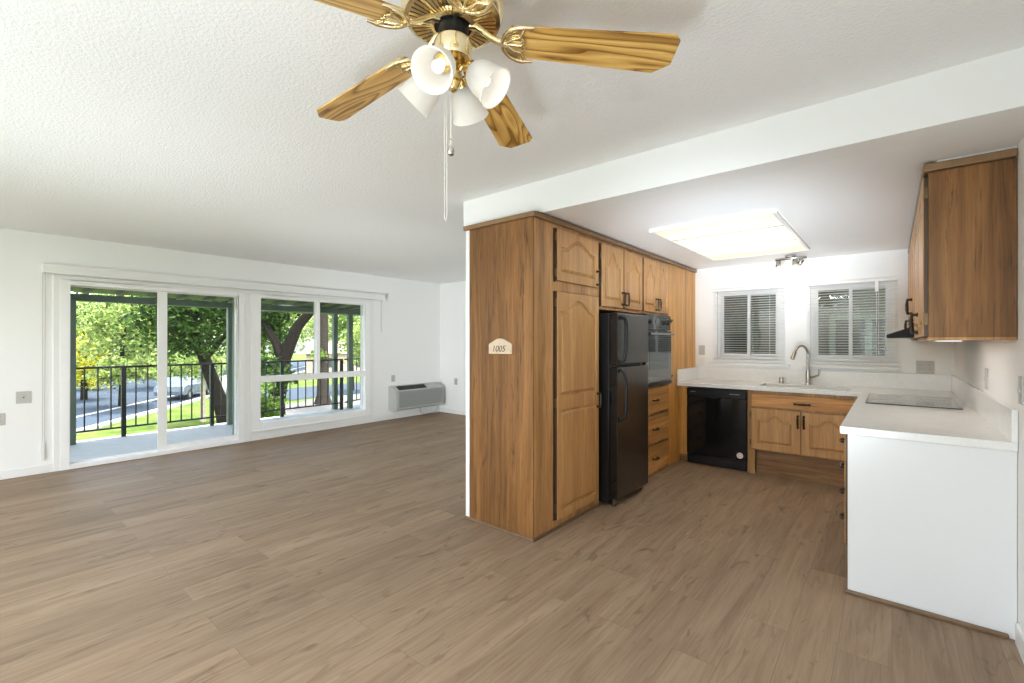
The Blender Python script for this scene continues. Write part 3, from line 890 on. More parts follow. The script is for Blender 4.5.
# ------------------------------------------------------------------ refrigerator
fr = thing('refrigerator', 'black two-door refrigerator with freezer on top, beside the pantry', 'refrigerator', (-2.05, 3.68, 0))
B(-2.42, -1.775, 3.372, 3.99, 0.022, 1.572).build('body', M['black_soft'], fr, 0.004)
def fdoor(name, z0, z1):
    return B(-1.768, -1.70, 3.372, 3.992, z0, z1).build(name, M['black_steel'], fr, 0.012, segs=3)
fz = fdoor('freezer_door', 1.148, 1.575)
fd = fdoor('fridge_door', 0.055, 1.130)
sd = MB(); sd.box(-1.767, -1.702, 3.3705, 3.3735, 1.155, 1.57); sd.build('door_side', M['black'], fz)
sd = MB(); sd.box(-1.767, -1.702, 3.3705, 3.3735, 0.072, 1.125); sd.build('door_side', M['black'], fd)
def fhandle(pts, rs, parent):
    mb = MB()
    mb.tube(pts, rs, 10)
    mb.build('handle', M['black_soft'], parent)
fhandle([(-1.70, 3.425, 1.535), (-1.655, 3.425, 1.525), (-1.645, 3.425, 1.48), (-1.648, 3.425, 1.28), (-1.67, 3.43, 1.19), (-1.70, 3.43, 1.165)], [0.016, 0.016, 0.015, 0.013, 0.013, 0.015], fz)
fhandle([(-1.70, 3.43, 1.11), (-1.67, 3.43, 1.09), (-1.645, 3.425, 1.0), (-1.648, 3.425, 0.80), (-1.66, 3.425, 0.72), (-1.70, 3.425, 0.69)], [0.015, 0.013, 0.013, 0.015, 0.016, 0.016], fd)
hgm = MB()
hgm.box(-1.80, -1.70, 3.94, 3.985, 1.5755, 1.585); hgm.build('top_hinge', M['black_soft'], fr)
for yy in (3.40, 3.96):
    for xx in (-1.74, -2.35):
        MB().lathe([(0.018, 0.0), (0.018, 0.012), (0.010, 0.016), (0.010, 0.022 if xx < -2 else 0.054)], 10, Matrix.Translation((xx, yy, 0.0))).build('levelling_foot', M['chrome'], fr)

# ------------------------------------------------------------------ base cabinets under the window
fy = face_map('-y', 5.15)
fp = thing('filler_cabinet', 'narrow oak filler panel between the tall cabinet and dishwasher', 'cabinet', (-1.79, 5.4, 0))
B(-1.847, -1.752, 5.15, 5.74, 0.085, 0.845).build('panel', M['wood_plain'], fp, 0.002)
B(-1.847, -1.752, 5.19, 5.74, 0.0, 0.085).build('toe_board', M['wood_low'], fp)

dw = thing('dishwasher', 'black built-in dishwasher under the white counter', 'dishwasher', (-1.45, 5.4, 0))
B(-1.742, -1.142, 5.165, 5.73, 0.02, 0.842).build('body', M['black_soft'], dw)
dd = B(-1.742, -1.142, 5.125, 5.163, 0.115, 0.742).build('door', M['black'], dw, 0.004)
B(-1.742, -1.142, 5.115, 5.163, 0.746, 0.832).build('control_panel', M['black_soft'], dw, 0.006)
B(-1.742, -1.142, 5.135, 5.163, 0.012, 0.108).build('kick_plate', M['black_soft'], dw, 0.004)
hp = MB()
hp.prism([(-0.07 + 0.14 * i / 12, -0.022 * math.sin(PI * i / 12)) for i in range(13)], lambda p, q, t: (-1.475 + p, t, 0.746 + q), 5.1245, 5.116)
hp.build('pocket_handle', M['black_soft'], dw, 0.001)
mk = MB()
for i in range(5): mk.box(-1.70 + i * 0.011, -1.692 + i * 0.011, 5.1142, 5.1148, 0.792, 0.797)
mk.build('marking', M['plate'], dw)
mk = MB()
for i in range(6): mk.box(-1.30 + i * 0.016, -1.289 + i * 0.016, 5.1142, 5.1148, 0.788, 0.794)
mk.build('marking', M['plate'], dw)
st_ = MB(); st_.tube([(-1.205, 5.1248, 0.165), (-1.205, 5.1242, 0.165)], 0.031, 24)
stk = st_.build('sticker', M['sticker'], dd)
MB().tube([(-1.205, 5.1241, 0.165), (-1.205, 5.1238, 0.165)], 0.016, 18).build('sticker_mark', M['pink_mark'], stk)
MB().tube([(-1.205, 5.1237, 0.165), (-1.205, 5.1235, 0.165)], 0.011, 18).build('sticker_centre', M['sticker'], stk)

sk = thing('sink_cabinet', 'oak sink base cabinet with two arched doors and a false drawer front', 'cabinet', (-0.67, 5.4, 0))
scm = MB()
scm.box(-1.138, -1.118, 5.15, 5.74, 0.0, 0.845); scm.box(-0.225, -0.205, 5.15, 5.74, 0.0, 0.845)
scm.box(-1.118, -0.225, 5.15, 5.17, 0.655, 0.845); scm.box(-1.118, -0.225, 5.15, 5.17, 0.245, 0.265)
scm.box(-1.118, -1.07, 5.15, 5.17, 0.0, 0.655); scm.box(-1.118, -0.225, 5.20, 5.74, 0.235, 0.25)
scm.box(-0.685, -0.655, 5.15, 5.17, 0.265, 0.655)
scm.build('carcass', M['wood'], sk, 0.002)
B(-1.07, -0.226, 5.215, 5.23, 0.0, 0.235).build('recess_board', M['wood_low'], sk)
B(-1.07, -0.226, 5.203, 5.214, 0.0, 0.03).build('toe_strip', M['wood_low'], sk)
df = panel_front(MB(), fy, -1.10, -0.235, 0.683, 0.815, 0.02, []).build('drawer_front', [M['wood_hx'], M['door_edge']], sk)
pull(MB(), fy, -0.66, 0.738, 0.12, 0.02, False).build('handle', M['bronze'], df)
door(sk, fy, -1.10, -0.675, 0.255, 0.665, [(-1.05, -0.735, 0.315, 0.612, 0.055)], (-0.695, 0.568), [(-1.103, 0.60, -1), (-1.103, 0.32, -1)], 'wood', hl=0.11)
door(sk, fy, -0.665, -0.235, 0.255, 0.665, [(-0.605, -0.285, 0.315, 0.612, 0.055)], (-0.645, 0.568), None, 'wood', hl=0.11)

# peninsula
pn = thing('peninsula_cabinet', 'peninsula base with a plain white end panel and oak drawers inside', 'cabinet', (0.1, 4.1, 0))
B(-0.180, XR - 0.002, 3.045, 5.14, 0.10, 0.845).build('carcass', M['wood'], pn)
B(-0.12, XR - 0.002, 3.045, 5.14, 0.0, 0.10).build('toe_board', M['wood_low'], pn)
B(-0.182, XR - 0.002, 3.025, 3.044, 0.0, 0.845).build('end_panel', M['panel_white'], pn, 0.001)
fxm = face_map('-x', -0.18)
for i in range(4):
    z0 = 0.245 + i * 0.148
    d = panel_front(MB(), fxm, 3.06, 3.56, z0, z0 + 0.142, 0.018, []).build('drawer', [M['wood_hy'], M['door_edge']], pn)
    pull(MB(), fxm, 3.31, z0 + 0.071, 0.09, 0.018, False).build('handle', M['bronze'], d)
door(pn, fxm, 3.58, 4.10, 0.245, 0.832, [(3.63, 4.05, 0.30, 0.78, 0.08)], (4.06, 0.70))
door(pn, fxm, 4.12, 4.64, 0.245, 0.832, [(4.17, 4.59, 0.30, 0.78, 0.08)], (4.16, 0.70))
pb = MB(); pb.box(-0.196, 0.405, 3.004, 3.024, 0.0, 0.022)
tag(pb.build('base_moulding', M['base_wood'], bevel=0.006), 'dark quarter-round moulding at the foot of the white peninsula', 'moulding')

# ------------------------------------------------------------------ countertop with backsplash
ct = thing('countertop', 'white quartz L-shaped countertop with a low backsplash', 'countertop', (-0.7, 5.0, 0.848))
SX0, SX1, SY0, SY1 = -1.06, -0.30, 5.24, 5.60
tm = MB()
z0, z1 = 0.848, 0.888
xs = [-1.846, SX0, SX1, -0.215, XR - 0.002]; 
bm = bmesh.new()
outer = [(-1.846, 5.745), (-1.846, 5.105), (-0.215, 5.105), (-0.215, 3.005), (XR - 0.002, 3.005), (XR - 0.002, 5.745)]
hole = [(SX0, SY0), (SX1, SY0), (SX1, SY1), (SX0, SY1)]
ov = [bm.verts.new((x, y, z1)) for x, y in outer]; hv = [bm.verts.new((x, y, z1)) for x, y in hole]
ed = [bm.edges.new((ov[i], ov[(i + 1) % 6])) for i in range(6)] + [bm.edges.new((hv[i], hv[(i + 1) % 4])) for i in range(4)]
bmesh.ops.triangle_fill(bm, use_beauty=True, edges=ed, normal=(0, 0, 1))
ext = bmesh.ops.extrude_face_region(bm, geom=list(bm.faces))
for e in ext['geom']:
    if isinstance(e, bmesh.types.BMVert): e.co.z = z0
bm.verts.index_update()
tm.add([v.co for v in bm.verts], [[v.index for v in f.verts] for f in bm.faces])
bm.free()
tm.build('slab', M['quartz'], ct, 0.003)
bk = MB(); bk.box(-1.846, XR - 0.002, 5.727, 5.747, 0.8885, 1.035)
bk.box(XR - 0.022, XR - 0.002, 3.005, 5.7265, 0.8885, 1.035)
bk.box(-1.846, -1.826, 5.106, 5.7265, 0.8885, 1.03)
bk.build('backsplash', M['quartz'], ct, 0.002)

# sink, faucet, air gap
sn_ = thing('kitchen_sink', 'stainless double-bowl sink set into the counter under the windows', 'sink', (-0.68, 5.42, 0.66))
def bowl(x0, x1):
    mb = MB(); t = 0.008
    mb.box(x0, x0 + t, SY0 - 0.01, SY1 + 0.01, 0.67, 0.846); mb.box(x1 - t, x1, SY0 - 0.01, SY1 + 0.01, 0.67, 0.846)
    mb.box(x0 + t, x1 - t, SY0 - 0.01, SY0 - 0.002, 0.67, 0.846); mb.box(x0 + t, x1 - t, SY1 + 0.002, SY1 + 0.01, 0.67, 0.846)
    mb.box(x0, x1, SY0 - 0.01, SY1 + 0.01, 0.662, 0.67)
    return mb
b1 = bowl(SX0 - 0.01, -0.69).build('bowl', M['sink'], sn_); b2 = bowl(-0.685, SX1 + 0.01).build('bowl', M['sink'], sn_)
MB().lathe([(0.045, 0), (0.045, 0.004), (0.02, 0.002)], 18, Matrix.Translation((-0.87, 5.42, 0.6705))).build('drain', M['chrome'], b1)
MB().lathe([(0.045, 0), (0.045, 0.004), (0.02, 0.002)], 18, Matrix.Translation((-0.50, 5.42, 0.6705))).build('drain', M['chrome'], b2)

fc = thing('faucet', 'brushed nickel gooseneck kitchen faucet with a side lever', 'faucet', (-0.675, 5.655, 0.8885))
MB().lathe([(0.03, 0.0), (0.03, 0.008), (0.024, 0.015), (0.024, 0.10), (0.020, 0.13), (0.017, 0.16)], 20, Matrix.Translation((-0.675, 5.655, 0.8885))).build('base', M['chrome'], fc)
nk = MB(); pts = [(-0.675, 5.655, 1.04)]; cx, cz, rr = -0.675, 1.19, 0.105
dv = Vector((-0.45, -0.89, 0)).normalized()
pts.append((-0.675, 5.655, 1.12))
for i in range(15):
    a = RAD(0 + 155 * i / 14)
    off = dv * (rr - rr * math.cos(a))
    pts.append((-0.675 + off.x, 5.655 + off.y, cz + rr * math.sin(a)))
nk.tube(pts, 0.0125, 12)
neck = nk.build('neck', M['chrome'], fc)
p_end = Vector(pts[-1]); tdir = (Vector(pts[-1]) - Vector(pts[-2])).normalized()
MB().tube([p_end - tdir * 0.005, p_end + tdir * 0.02, p_end + tdir * 0.08, p_end + tdir * 0.085], [0.014, 0.017, 0.021, 0.019], 14).build('spray_head', M['chrome'], fc)
MB().tube([(-0.662, 5.655, 0.96), (-0.62, 5.645, 0.975), (-0.585, 5.635, 0.99), (-0.575, 5.632, 1.01), (-0.573, 5.632, 1.055)], [0.015, 0.012, 0.010, 0.009, 0.010], 10).build('lever', M['chrome'], fc)
MB().lathe([(0.0225, 0), (0.0225, 0.055), (0.020, 0.062), (0.0, 0.064)], 18, Matrix.Translation((-0.92, 5.66, 0.8885))).build('air_gap', M['chrome'], None)
ag = bpy.data.objects['air_gap']; tag(ag, 'small nickel air-gap cap on the counter behind the sink', 'air gap')

# cooktop
kt = thing('cooktop', 'flat grey glass cooktop set on the white peninsula counter', 'cooktop', (0.105, 4.63, 0.888))
B(-0.150, 0.362, 4.235, 5.02, 0.8885, 0.893).build('trim_frame', M['black_soft'], kt, 0.001)
B(-0.145, 0.357, 4.24, 5.015, 0.8932, 0.896).build('glass_top', M['cooktop'], kt, 0.001)
for (x, y, r) in ((-0.02, 4.45, 0.10), (0.24, 4.45, 0.075), (-0.02, 4.82, 0.075), (0.24, 4.82, 0.10)):
    MB().lathe([(r, 0), (r, 0.0006), (r - 0.004, 0.0006), (r - 0.004, 0)], 30, Matrix.Translation((x, y, 0.8961)), closed=True).build('burner_ring', M['unit_dark'], kt)

# ------------------------------------------------------------------ wall cabinets over the cooktop
uc = thing('wall_cabinet', 'oak wall cabinet with a broad side panel high on the right wall', 'cabinet', (0.27, 3.6, 1.35))
UX = 0.137
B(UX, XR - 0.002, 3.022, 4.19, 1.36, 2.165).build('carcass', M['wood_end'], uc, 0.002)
B(UX - 0.004, XR - 0.002, 3.022, 4.19, 1.346, 1.36).build('bottom_rail', M['wood'], uc, 0.002)
fxu = face_map('-x', UX)
strip(uc, fxu, 3.024, 3.05, 1.37, 2.15)
door(uc, fxu, 3.045, 3.60, 1.365, 2.15, [(3.10, 3.55, 1.42, 2.10, 0.11)], (3.565, 1.445), [(3.043, 2.07, -1), (3.043, 1.45, -1)])
door(uc, fxu, 3.62, 4.18, 1.365, 2.15, [(3.67, 4.13, 1.42, 2.10, 0.11)], (3.65, 1.445))
uh = thing('wall_cabinet', 'short oak wall cabinet above the black range hood', 'cabinet', (0.27, 4.6, 1.45))
B(UX, XR - 0.002, 4.195, 5.02, 1.455, 2.165).build('carcass', M['wood'], uh, 0.002)
door(uh, fxu, 4.205, 4.60, 1.47, 2.15, [(4.25, 4.555, 1.53, 2.10, 0.11)], (4.57, 1.605))
door(uh, fxu, 4.62, 5.01, 1.47, 2.15, [(4.665, 4.965, 1.53, 2.10, 0.11)], (4.65, 1.605))
uf = thing('wall_cabinet', 'oak wall cabinet in the corner beyond the range hood', 'cabinet', (0.27, 5.4, 1.35))
B(UX, XR - 0.002, 5.025, 5.74, 1.35, 2.165).build('carcass', M['wood'], uf, 0.002)
door(uf, fxu, 5.04, 5.72, 1.365, 2.15, [(5.09, 5.67, 1.42, 2.10, 0.11)], (5.08, 1.46))
tag(B(UX - 0.022, XR - 0.002, 3.004, 5.74, 2.168, 2.205).build('cornice_moulding', M['trim_wood'], bevel=0.006), 'dark stained cornice along the top of the wall cabinets', 'moulding')
struct(B(UX + 0.03, XR - 0.002, 3.03, 5.74, 2.206, HK - 0.001).build('trim_4', M['wall']))

ub = B(0.22, 0.27, 3.20, 4.10, 1.339, 1.3455).build('under_cabinet_lamp', M['lamp_bar'], uc)
add_light('under_cabinet_light', 'AREA', (0.245, 3.65, 1.333), 0.7, (1.0, 0.97, 0.92), 0.06, 0.9)

hd = thing('range_hood', 'slim black range hood wedge below the short wall cabinet', 'range hood', (0.2, 4.6, 1.366))
MB().prism([(-0.03, 1.367), (XR - 0.004, 1.367), (XR - 0.004, 1.452), (0.13, 1.452), (-0.03, 1.388)], lambda p, q, t: (p, t, q), 4.215, 5.0).build('canopy', M['hood'], hd, 0.003)
B(0.02, 0.36, 4.30, 4.92, 1.3655, 1.3668).build('filter', M['unit_dark'], hd)

# ------------------------------------------------------------------ kitchen windows with blinds
def kitchen_window(name, hole):
    x0, x1, za, zb = hole
    ya, yb = YK + 0.03, YK + 0.11
    fw = 0.035
    mb = MB()
    mb.box(x0, x0 + fw, ya, yb, za, zb); mb.box(x1 - fw, x1, ya, yb, za, zb)
    mb.box(x0 + fw, x1 - fw, ya, yb, zb - fw, zb); mb.box(x0 + fw, x1 - fw, ya, yb, za, za + fw)
    w = struct(mb.build(name, M['vinyl'], bevel=0.003))
    mid = (x0 + x1) / 2
    def sash_y(nm, xa, xb, y):
        s = MB(); r = 0.03
        s.box(xa, xa + r, y - 0.012, y + 0.012, za + fw, zb - fw); s.box(xb - r, xb, y - 0.012, y + 0.012, za + fw, zb - fw)
        s.box(xa + r, xb - r, y - 0.012, y + 0.012, zb - fw - r, zb - fw); s.box(xa + r, xb - r, y - 0.012, y + 0.012, za + fw, za + fw + r)
        f = s.build(nm, M['vinyl'], w, 0.002)
        B(xa + r, xb - r, y - 0.003, y + 0.003, za + fw + r, zb - fw - r).build('glass', M['glass_k'], f)
    sash_y('sash', x0 + fw, mid + 0.016, YK + 0.052)
    sash_y('sash', mid - 0.016, x1 - fw, YK + 0.086)
    return w
kitchen_window('window_2', KW1)
kitchen_window('window_3', KW2)
sm = B(-1.69, -0.855, YK - 0.045, YK, 1.066, 1.092)
struct(sm.build('trim_5', M['white'], bevel=0.003))
sm = B(-0.735, 0.065, YK - 0.045, YK, 1.066, 1.092)
struct(sm.build('trim_6', M['white'], bevel=0.003))

def blind(label, x0, x1, wand_side, cords):
    o = thing('mini_blind', label, 'blind', ((x0 + x1) / 2, YK - 0.025, 1.11), 'horizontal blinds over the kitchen windows')
    B(x0, x1, YK - 0.04, YK - 0.005, 1.925, 1.958).build('head_rail', M['white'], o, 0.003)
    s = MB(); z = 1.135; a = RAD(6)
    while z < 1.92:
        c, d = 0.0125 * math.cos(a), 0.0125 * math.sin(a)
        y = YK - 0.022
        pts = [(y - c, z + d), (y, z + 0.0022), (y + c, z - d)]
        vs = []; 
        for x in (x0 + 0.004, x1 - 0.004):
            for (yy, zz) in pts: vs.append((x, yy, zz))
            for (yy, zz) in pts[::-1]: vs.append((x, yy, zz - 0.0012))
        fs = [(0, 1, 2, 3, 4, 5), (11, 10, 9, 8, 7, 6)] + [(i, (i + 1) % 6, 6 + (i + 1) % 6, 6 + i) for i in range(6)]
        s.add(vs, fs)
        z += 0.0268
    s.build('slats', M['slat'], o)
    B(x0 + 0.002, x1 - 0.002, YK - 0.034, YK - 0.012, 1.112, 1.127).build('bottom_rail', M['white'], o, 0.003)
    for x in cords: MB().tube([(x, YK - 0.0365, 1.93), (x, YK - 0.0365, 1.12)], 0.0017, 6).build('ladder_cord', M['slat'], o)
    if wand_side is not None:
        wm = MB(); wm.tube([(wand_side, YK - 0.048, 1.93), (wand_side, YK - 0.05, 1.20)], 0.003, 6)
        wm.box(wand_side - 0.014, wand_side + 0.014, YK - 0.055, YK - 0.043, 1.83, 1.925)
        wm.build('tilt_wand', M['white'], o)
    return o
blind('white horizontal blind on the narrower kitchen window, beside the oak panel', -1.640, -0.892, None, (-1.555, -1.04))
blind('white horizontal blind with a wand on the kitchen window near the hood', -0.700, 0.046, -0.115, (-0.615, -0.10))

# ------------------------------------------------------------------ kitchen ceiling light box
lb = thing('ceiling_light_box', 'large rectangular lit light box on the kitchen ceiling', 'ceiling light', (-1.02, 4.27, HK - 0.04))
t_ = 0.022; zb_ = HK - 0.024
lf = MB()
lf.box(LX0, LX0 + t_, LY0, LY1, zb_, HK - 0.0005); lf.box(LX1 - t_, LX1, LY0, LY1, zb_, HK - 0.0005)
lf.box(LX0 + t_, LX1 - t_, LY0, LY0 + t_, zb_, HK - 0.0005); lf.box(LX0 + t_, LX1 - t_, LY1 - t_, LY1, zb_, HK - 0.0005)
lf.build('frame', M['white'], lb, 0.002)
cuts = [LY0 + t_, 3.89, 4.49, LY1 - t_]
for i in range(3):
    B(LX0 + t_, LX1 - t_, cuts[i] + 0.008, cuts[i + 1] - 0.008, zb_ + 0.004, zb_ + 0.007).build('diffuser_panel', M['diffuser'], lb)
for y in cuts[1:3]:
    B(LX0 + t_, LX1 - t_, y - 0.008, y + 0.008, zb_ + 0.001, zb_ + 0.012).build('divider_bar', M['unit_dark'], lb)
for x in (-1.30, -1.13, -0.93, -0.76):
    MB().tube([(x, LY0 + 0.34, HK + 0.11), (x, LY1 - 0.30, HK + 0.11)], 0.014, 10).build('lamp_tube', M['tube'], lb)

# ------------------------------------------------------------------ spot light bar near the windows
tl = thing('spot_light_bar', 'small ceiling spot bar with lit heads in front of the kitchen windows', 'ceiling light', (-0.80, 5.42, HK))
bp = MB()
pts = [(-0.93 + 0.27 * i / 10, 5.42 - 0.03 * math.sin(PI * i / 10), HK - 0.035) for i in range(11)]
bp.tube(pts, 0.014, 10)
bp.lathe([(0.05, 0), (0.05, 0.02), (0.03, 0.03), (0.012, 0.034)], 20, Matrix.Translation((-0.795, 5.40, HK - 0.0005)) @ Matrix.Rotation(PI, 4, 'X'))
bp.build('base_bar', M['chrome'], tl)
def spot_head(x, y, axis):
    ax = Vector(axis).normalized()
    top = Vector((x, y, HK - 0.05))
    mt = Matrix.Translation(top) @ ax.to_track_quat('Z', 'Y').to_matrix().to_4x4()
    h = MB().lathe([(0.0, 0.0), (0.02, 0.002), (0.024, 0.012), (0.024, 0.06), (0.02, 0.066)], 16, mt)
    h.tube([(x, y, HK - 0.03), top + ax * 0.01], 0.007, 8)
    ho = h.build('spot_head', M['chrome'], tl)
    g = MB().lathe([(0.018, 0.062), (0.03, 0.078), (0.04, 0.105), (0.037, 0.105), (0.028, 0.08), (0.016, 0.066)], 18, mt, closed=True)
    g.build('glass_shade', M['shade'], ho)
    MB().lathe([(0.0, 0.066), (0.014, 0.07), (0.018, 0.085), (0.012, 0.098), (0.0, 0.101)], 14, mt).build('bulb', M['spot'], ho)
    add_light('spot_lamp', 'POINT', top + ax * 0.125, 0.9, (1, 0.95, 0.88), 0.02)
spot_head(-0.905, 5.41, (-0.05, -0.1, -1))
spot_head(-0.755, 5.395, (0.05, -0.35, -1))
spot_head(-0.69, 5.405, (-0.55, 0.1, -0.8))

# ------------------------------------------------------------------ ceiling fan
FC = Vector((-0.974, 0.908, 0.0)); ZB = 2.166; PH = 39.8
fan = thing('ceiling_fan', 'brass ceiling fan with five oak blades and four frosted glass lights', 'ceiling fan', (FC.x, FC.y, HC))
TF = Matrix.Translation(FC)
mh = MB().lathe([(0.0, 2.262), (0.055, 2.262), (0.132, 2.268), (0.145, 2.282), (0.148, 2.31), (0.142, 2.345), (0.125, 2.37), (0.07, 2.385), (0.05, 2.40), (0.07, 2.41), (0.075, 2.4395), (0.0, 2.4395)], 48, TF)
mh.build('motor_housing', M['brass_pale'], fan)
MB().lathe([(0.062, 2.2605), (0.062, 2.2575), (0.126, 2.2635), (0.126, 2.2665)], 48, TF, closed=True).build('vent_plate', M['brass_dark'], fan)
vr = MB()
for k in range(44):
    mt = TF @ Matrix.Rotation(2 * PI * k / 44, 4, 'Z')
    vr.add([(0.066, -0.0031, 2.2545), (0.066, 0.0031, 2.2545), (0.125, 0.0064, 2.2605), (0.125, -0.0064, 2.2605),
            (0.066, -0.0031, 2.2585), (0.066, 0.0031, 2.2585), (0.125, 0.0064, 2.2645), (0.125, -0.0064, 2.2645)],
           [(0, 1, 2, 3), (7, 6, 5, 4), (0, 4, 5, 1), (1, 5, 6, 2), (2, 6, 7, 3), (3, 7, 4, 0)], False, mt)
vr.lathe([(0.124, 2.2575), (0.136, 2.262), (0.136, 2.268), (0.124, 2.266)], 48, TF, closed=True)
vr.build('vent_rib', M['brass_pale'], fan)
MB().lathe([(0.058, 2.259), (0.058, 2.250), (0.044, 2.246), (0.042, 2.205), (0.0, 2.205)], 28, TF).build('hub', M['black_soft'], fan)
hr = MB().lathe([(0.066, 2.259), (0.066, 2.248), (0.054, 2.244), (0.054, 2.259)], 32, TF, closed=True)
hr.build('hub_ring', M['brass_pale'], fan)

def blade_outline():
    r0, r1 = 0.160, 0.64; w0, w1 = 0.052, 0.068
    return [(r0, -w0 + 0.012), (r0 + 0.012, -w0), (r1 - 0.018, -w1), (r1, -w1 + 0.018), (r1, w1 - 0.036), (r1 - 0.045, w1), (r0 + 0.012, w0), (r0, w0 - 0.012)]
bl_mb = MB().prism(blade_outline(), lambda p, q, t: (p, q, t), -0.003, 0.003)
first_blade = None; first_iron = None
zoff = ZB - HC
def iron_mesh():
    mb = MB()
    # swan-neck arm
    pts = [(0.045, 0, 0.036), (0.066, 0, 0.034), (0.085, 0, 0.022), (0.11, 0, 0.006), (0.13, 0, -0.002), (0.16, 0, -0.009)]
    mb.tube(pts, [0.011, 0.010, 0.0095, 0.0095, 0.010, 0.011], 10)
    return mb
def shell_mesh():
    mb = MB()
    # horseshoe bracket clasping the blade root, open tracery inside
    n = 24
    arc = [(0.205 - 0.062 * math.cos(-PI / 2 + PI * i / n), 0.057 * math.sin(-PI / 2 + PI * i / n), -0.009) for i in range(n + 1)]
    arc = [(0.232, -0.057, -0.008)] + arc + [(0.232, 0.057, -0.008)]
    mb.tube(arc, [0.004] + [0.0065] * (n + 1) + [0.004], 8)
    for y in (-1, 1):
        mb.tube([(0.150, 0, -0.010), (0.175, 0.020 * y, -0.011), (0.196, 0.026 * y, -0.010), (0.205, 0.055 * y, -0.009)], [0.006, 0.005, 0.005, 0.004], 8)
        mb.tube([(0.196, 0.026 * y, -0.010), (0.208, 0.012 * y, -0.010), (0.200, 0.0, -0.010)], 0.004, 8)
    mb.tube([(0.150, 0, -0.010), (0.200, 0, -0.010)], 0.005, 8)
    plate_ = [(0.150, -0.02), (0.190, -0.048), (0.214, -0.052), (0.196, -0.026), (0.207, 0.0), (0.196, 0.026), (0.214, 0.052), (0.190, 0.048), (0.150, 0.02)]
    mb.prism(plate_, lambda p, q, t: (p, q, t), -0.0075, -0.004)
    return mb
for k in range(5):
    ang = RAD(PH + 72 * k)
    if k == 0:
        first_blade = bl_mb.build('blade', M['blade'], None, 0.0015, loc=(0, 0, 0))
        first_iron = iron_mesh().build('blade_iron', M['brass_pale'], None, loc=(0, 0, 0))
        first_shell = shell_mesh().build('bracket_shell', M['brass_pale'], None, 0.001, loc=(0, 0, 0))
        b, ir, sh = first_blade, first_iron, first_shell
    else:
        b, ir, sh = first_blade.copy(), first_iron.copy(), first_shell.copy()
        for q in (b, ir, sh): COL.objects.link(q)
    b.parent = fan; ir.parent = fan; sh.parent = ir
    b.location = (0, 0, zoff + 0.053); b.rotation_euler = (RAD(-12), RAD(4.75), ang)
    ir.location = (0, 0, zoff + 0.053); ir.rotation_euler = (0, RAD(4.75), ang)
    sh.location = (0, 0, 0); sh.rotation_euler = (RAD(-12), 0, 0)

# light kit
MB().lathe([(0.0, 2.206), (0.030, 2.206), (0.052, 2.203), (0.053, 2.158), (0.049, 2.150), (0.0, 2.150)], 32, TF).build('switch_housing', M['brass_pale'], fan)
MB().lathe([(0.0, 2.150), (0.016, 2.148), (0.022, 2.138), (0.016, 2.128), (0.024, 2.118), (0.026, 2.105), (0.017, 2.095), (0.023, 2.083), (0.016, 2.070), (0.010, 2.062), (0.0, 2.058)], 24, TF).build('stem', M['brass'], fan)
for k in range(4):
    a = RAD(-68 + 90 * k)
    dr = Vector((math.cos(a), math.sin(a), 0))
    ax = (dr * 0.74 + Vector((0, 0, -0.67))).normalized()
    neck = FC + dr * 0.052 + Vector((0, 0, 2.118))
    mt = Matrix.Translation(neck) @ ax.to_track_quat('Z', 'Y').to_matrix().to_4x4()
    arm = MB(); arm.tube([FC + dr * 0.015 + Vector((0, 0, 2.112)), FC + dr * 0.030 + Vector((0, 0, 2.130)), FC + dr * 0.045 + Vector((0, 0, 2.128)), neck], 0.007, 8)
    arm.lathe([(0.0, -0.012), (0.018, -0.010), (0.024, 0.0), (0.026, 0.022), (0.022, 0.024)], 18, mt)
    ao = arm.build('light_arm', M['brass'], fan)
    pr = [(0.023, 0.010), (0.032, 0.017), (0.042, 0.033), (0.048, 0.054), (0.050, 0.077), (0.053, 0.095), (0.058, 0.107)]
    pin = [(r - 0.0035, z) for r, z in pr][::-1]
    so = MB().lathe(pr + pin, 28, mt, closed=True).build('light_shade', M['shade'], ao)
    MB().lathe([(0.0, 0.018), (0.010, 0.020), (0.011, 0.036), (0.016, 0.050), (0.017, 0.060), (0.012, 0.072), (0.0, 0.076)], 18, mt).build('bulb', M['bulb'], ao)
    add_light('fan_lamp', 'POINT', neck + ax * 0.135, 0.14, (1.0, 0.95, 0.88), 0.03)

ca = FC + Vector((-0.010, -0.024, 0)); cb_ = FC + Vector((0.036, -0.042, 0))
ch = MB(); ch.tube([up_ for up_ in (ca + Vector((0.004, 0.006, 2.178)), ca + Vector((0, 0, 2.165)), ca + Vector((0, 0, 1.69)))], 0.0011, 6)
ch.tube([ca + Vector((0.003, 0.002, 2.165)), ca + Vector((0.006, 0.004, 1.705)), ca + Vector((0.003, 0.002, 1.684)), ca + Vector((0, 0, 1.69))], 0.0011, 6)
ch.build('pull_chain', M['chain'], fan)
ch = MB(); ch.tube([cb_ + Vector((-0.004, 0.006, 2.178)), cb_ + Vector((0, 0, 2.165)), cb_ + Vector((0, 0, 1.90))], 0.0012, 6)
ch2 = ch.build('pull_chain', M['chain'], fan)
MB().lathe([(0.0, 1.873), (0.008, 1.878), (0.010, 1.888), (0.006, 1.902), (0.004, 1.918), (0.0, 1.925)], 14, Matrix.Translation((cb_.x, cb_.y, -0.022))).build('chain_pendant', M['chrome'], ch2)

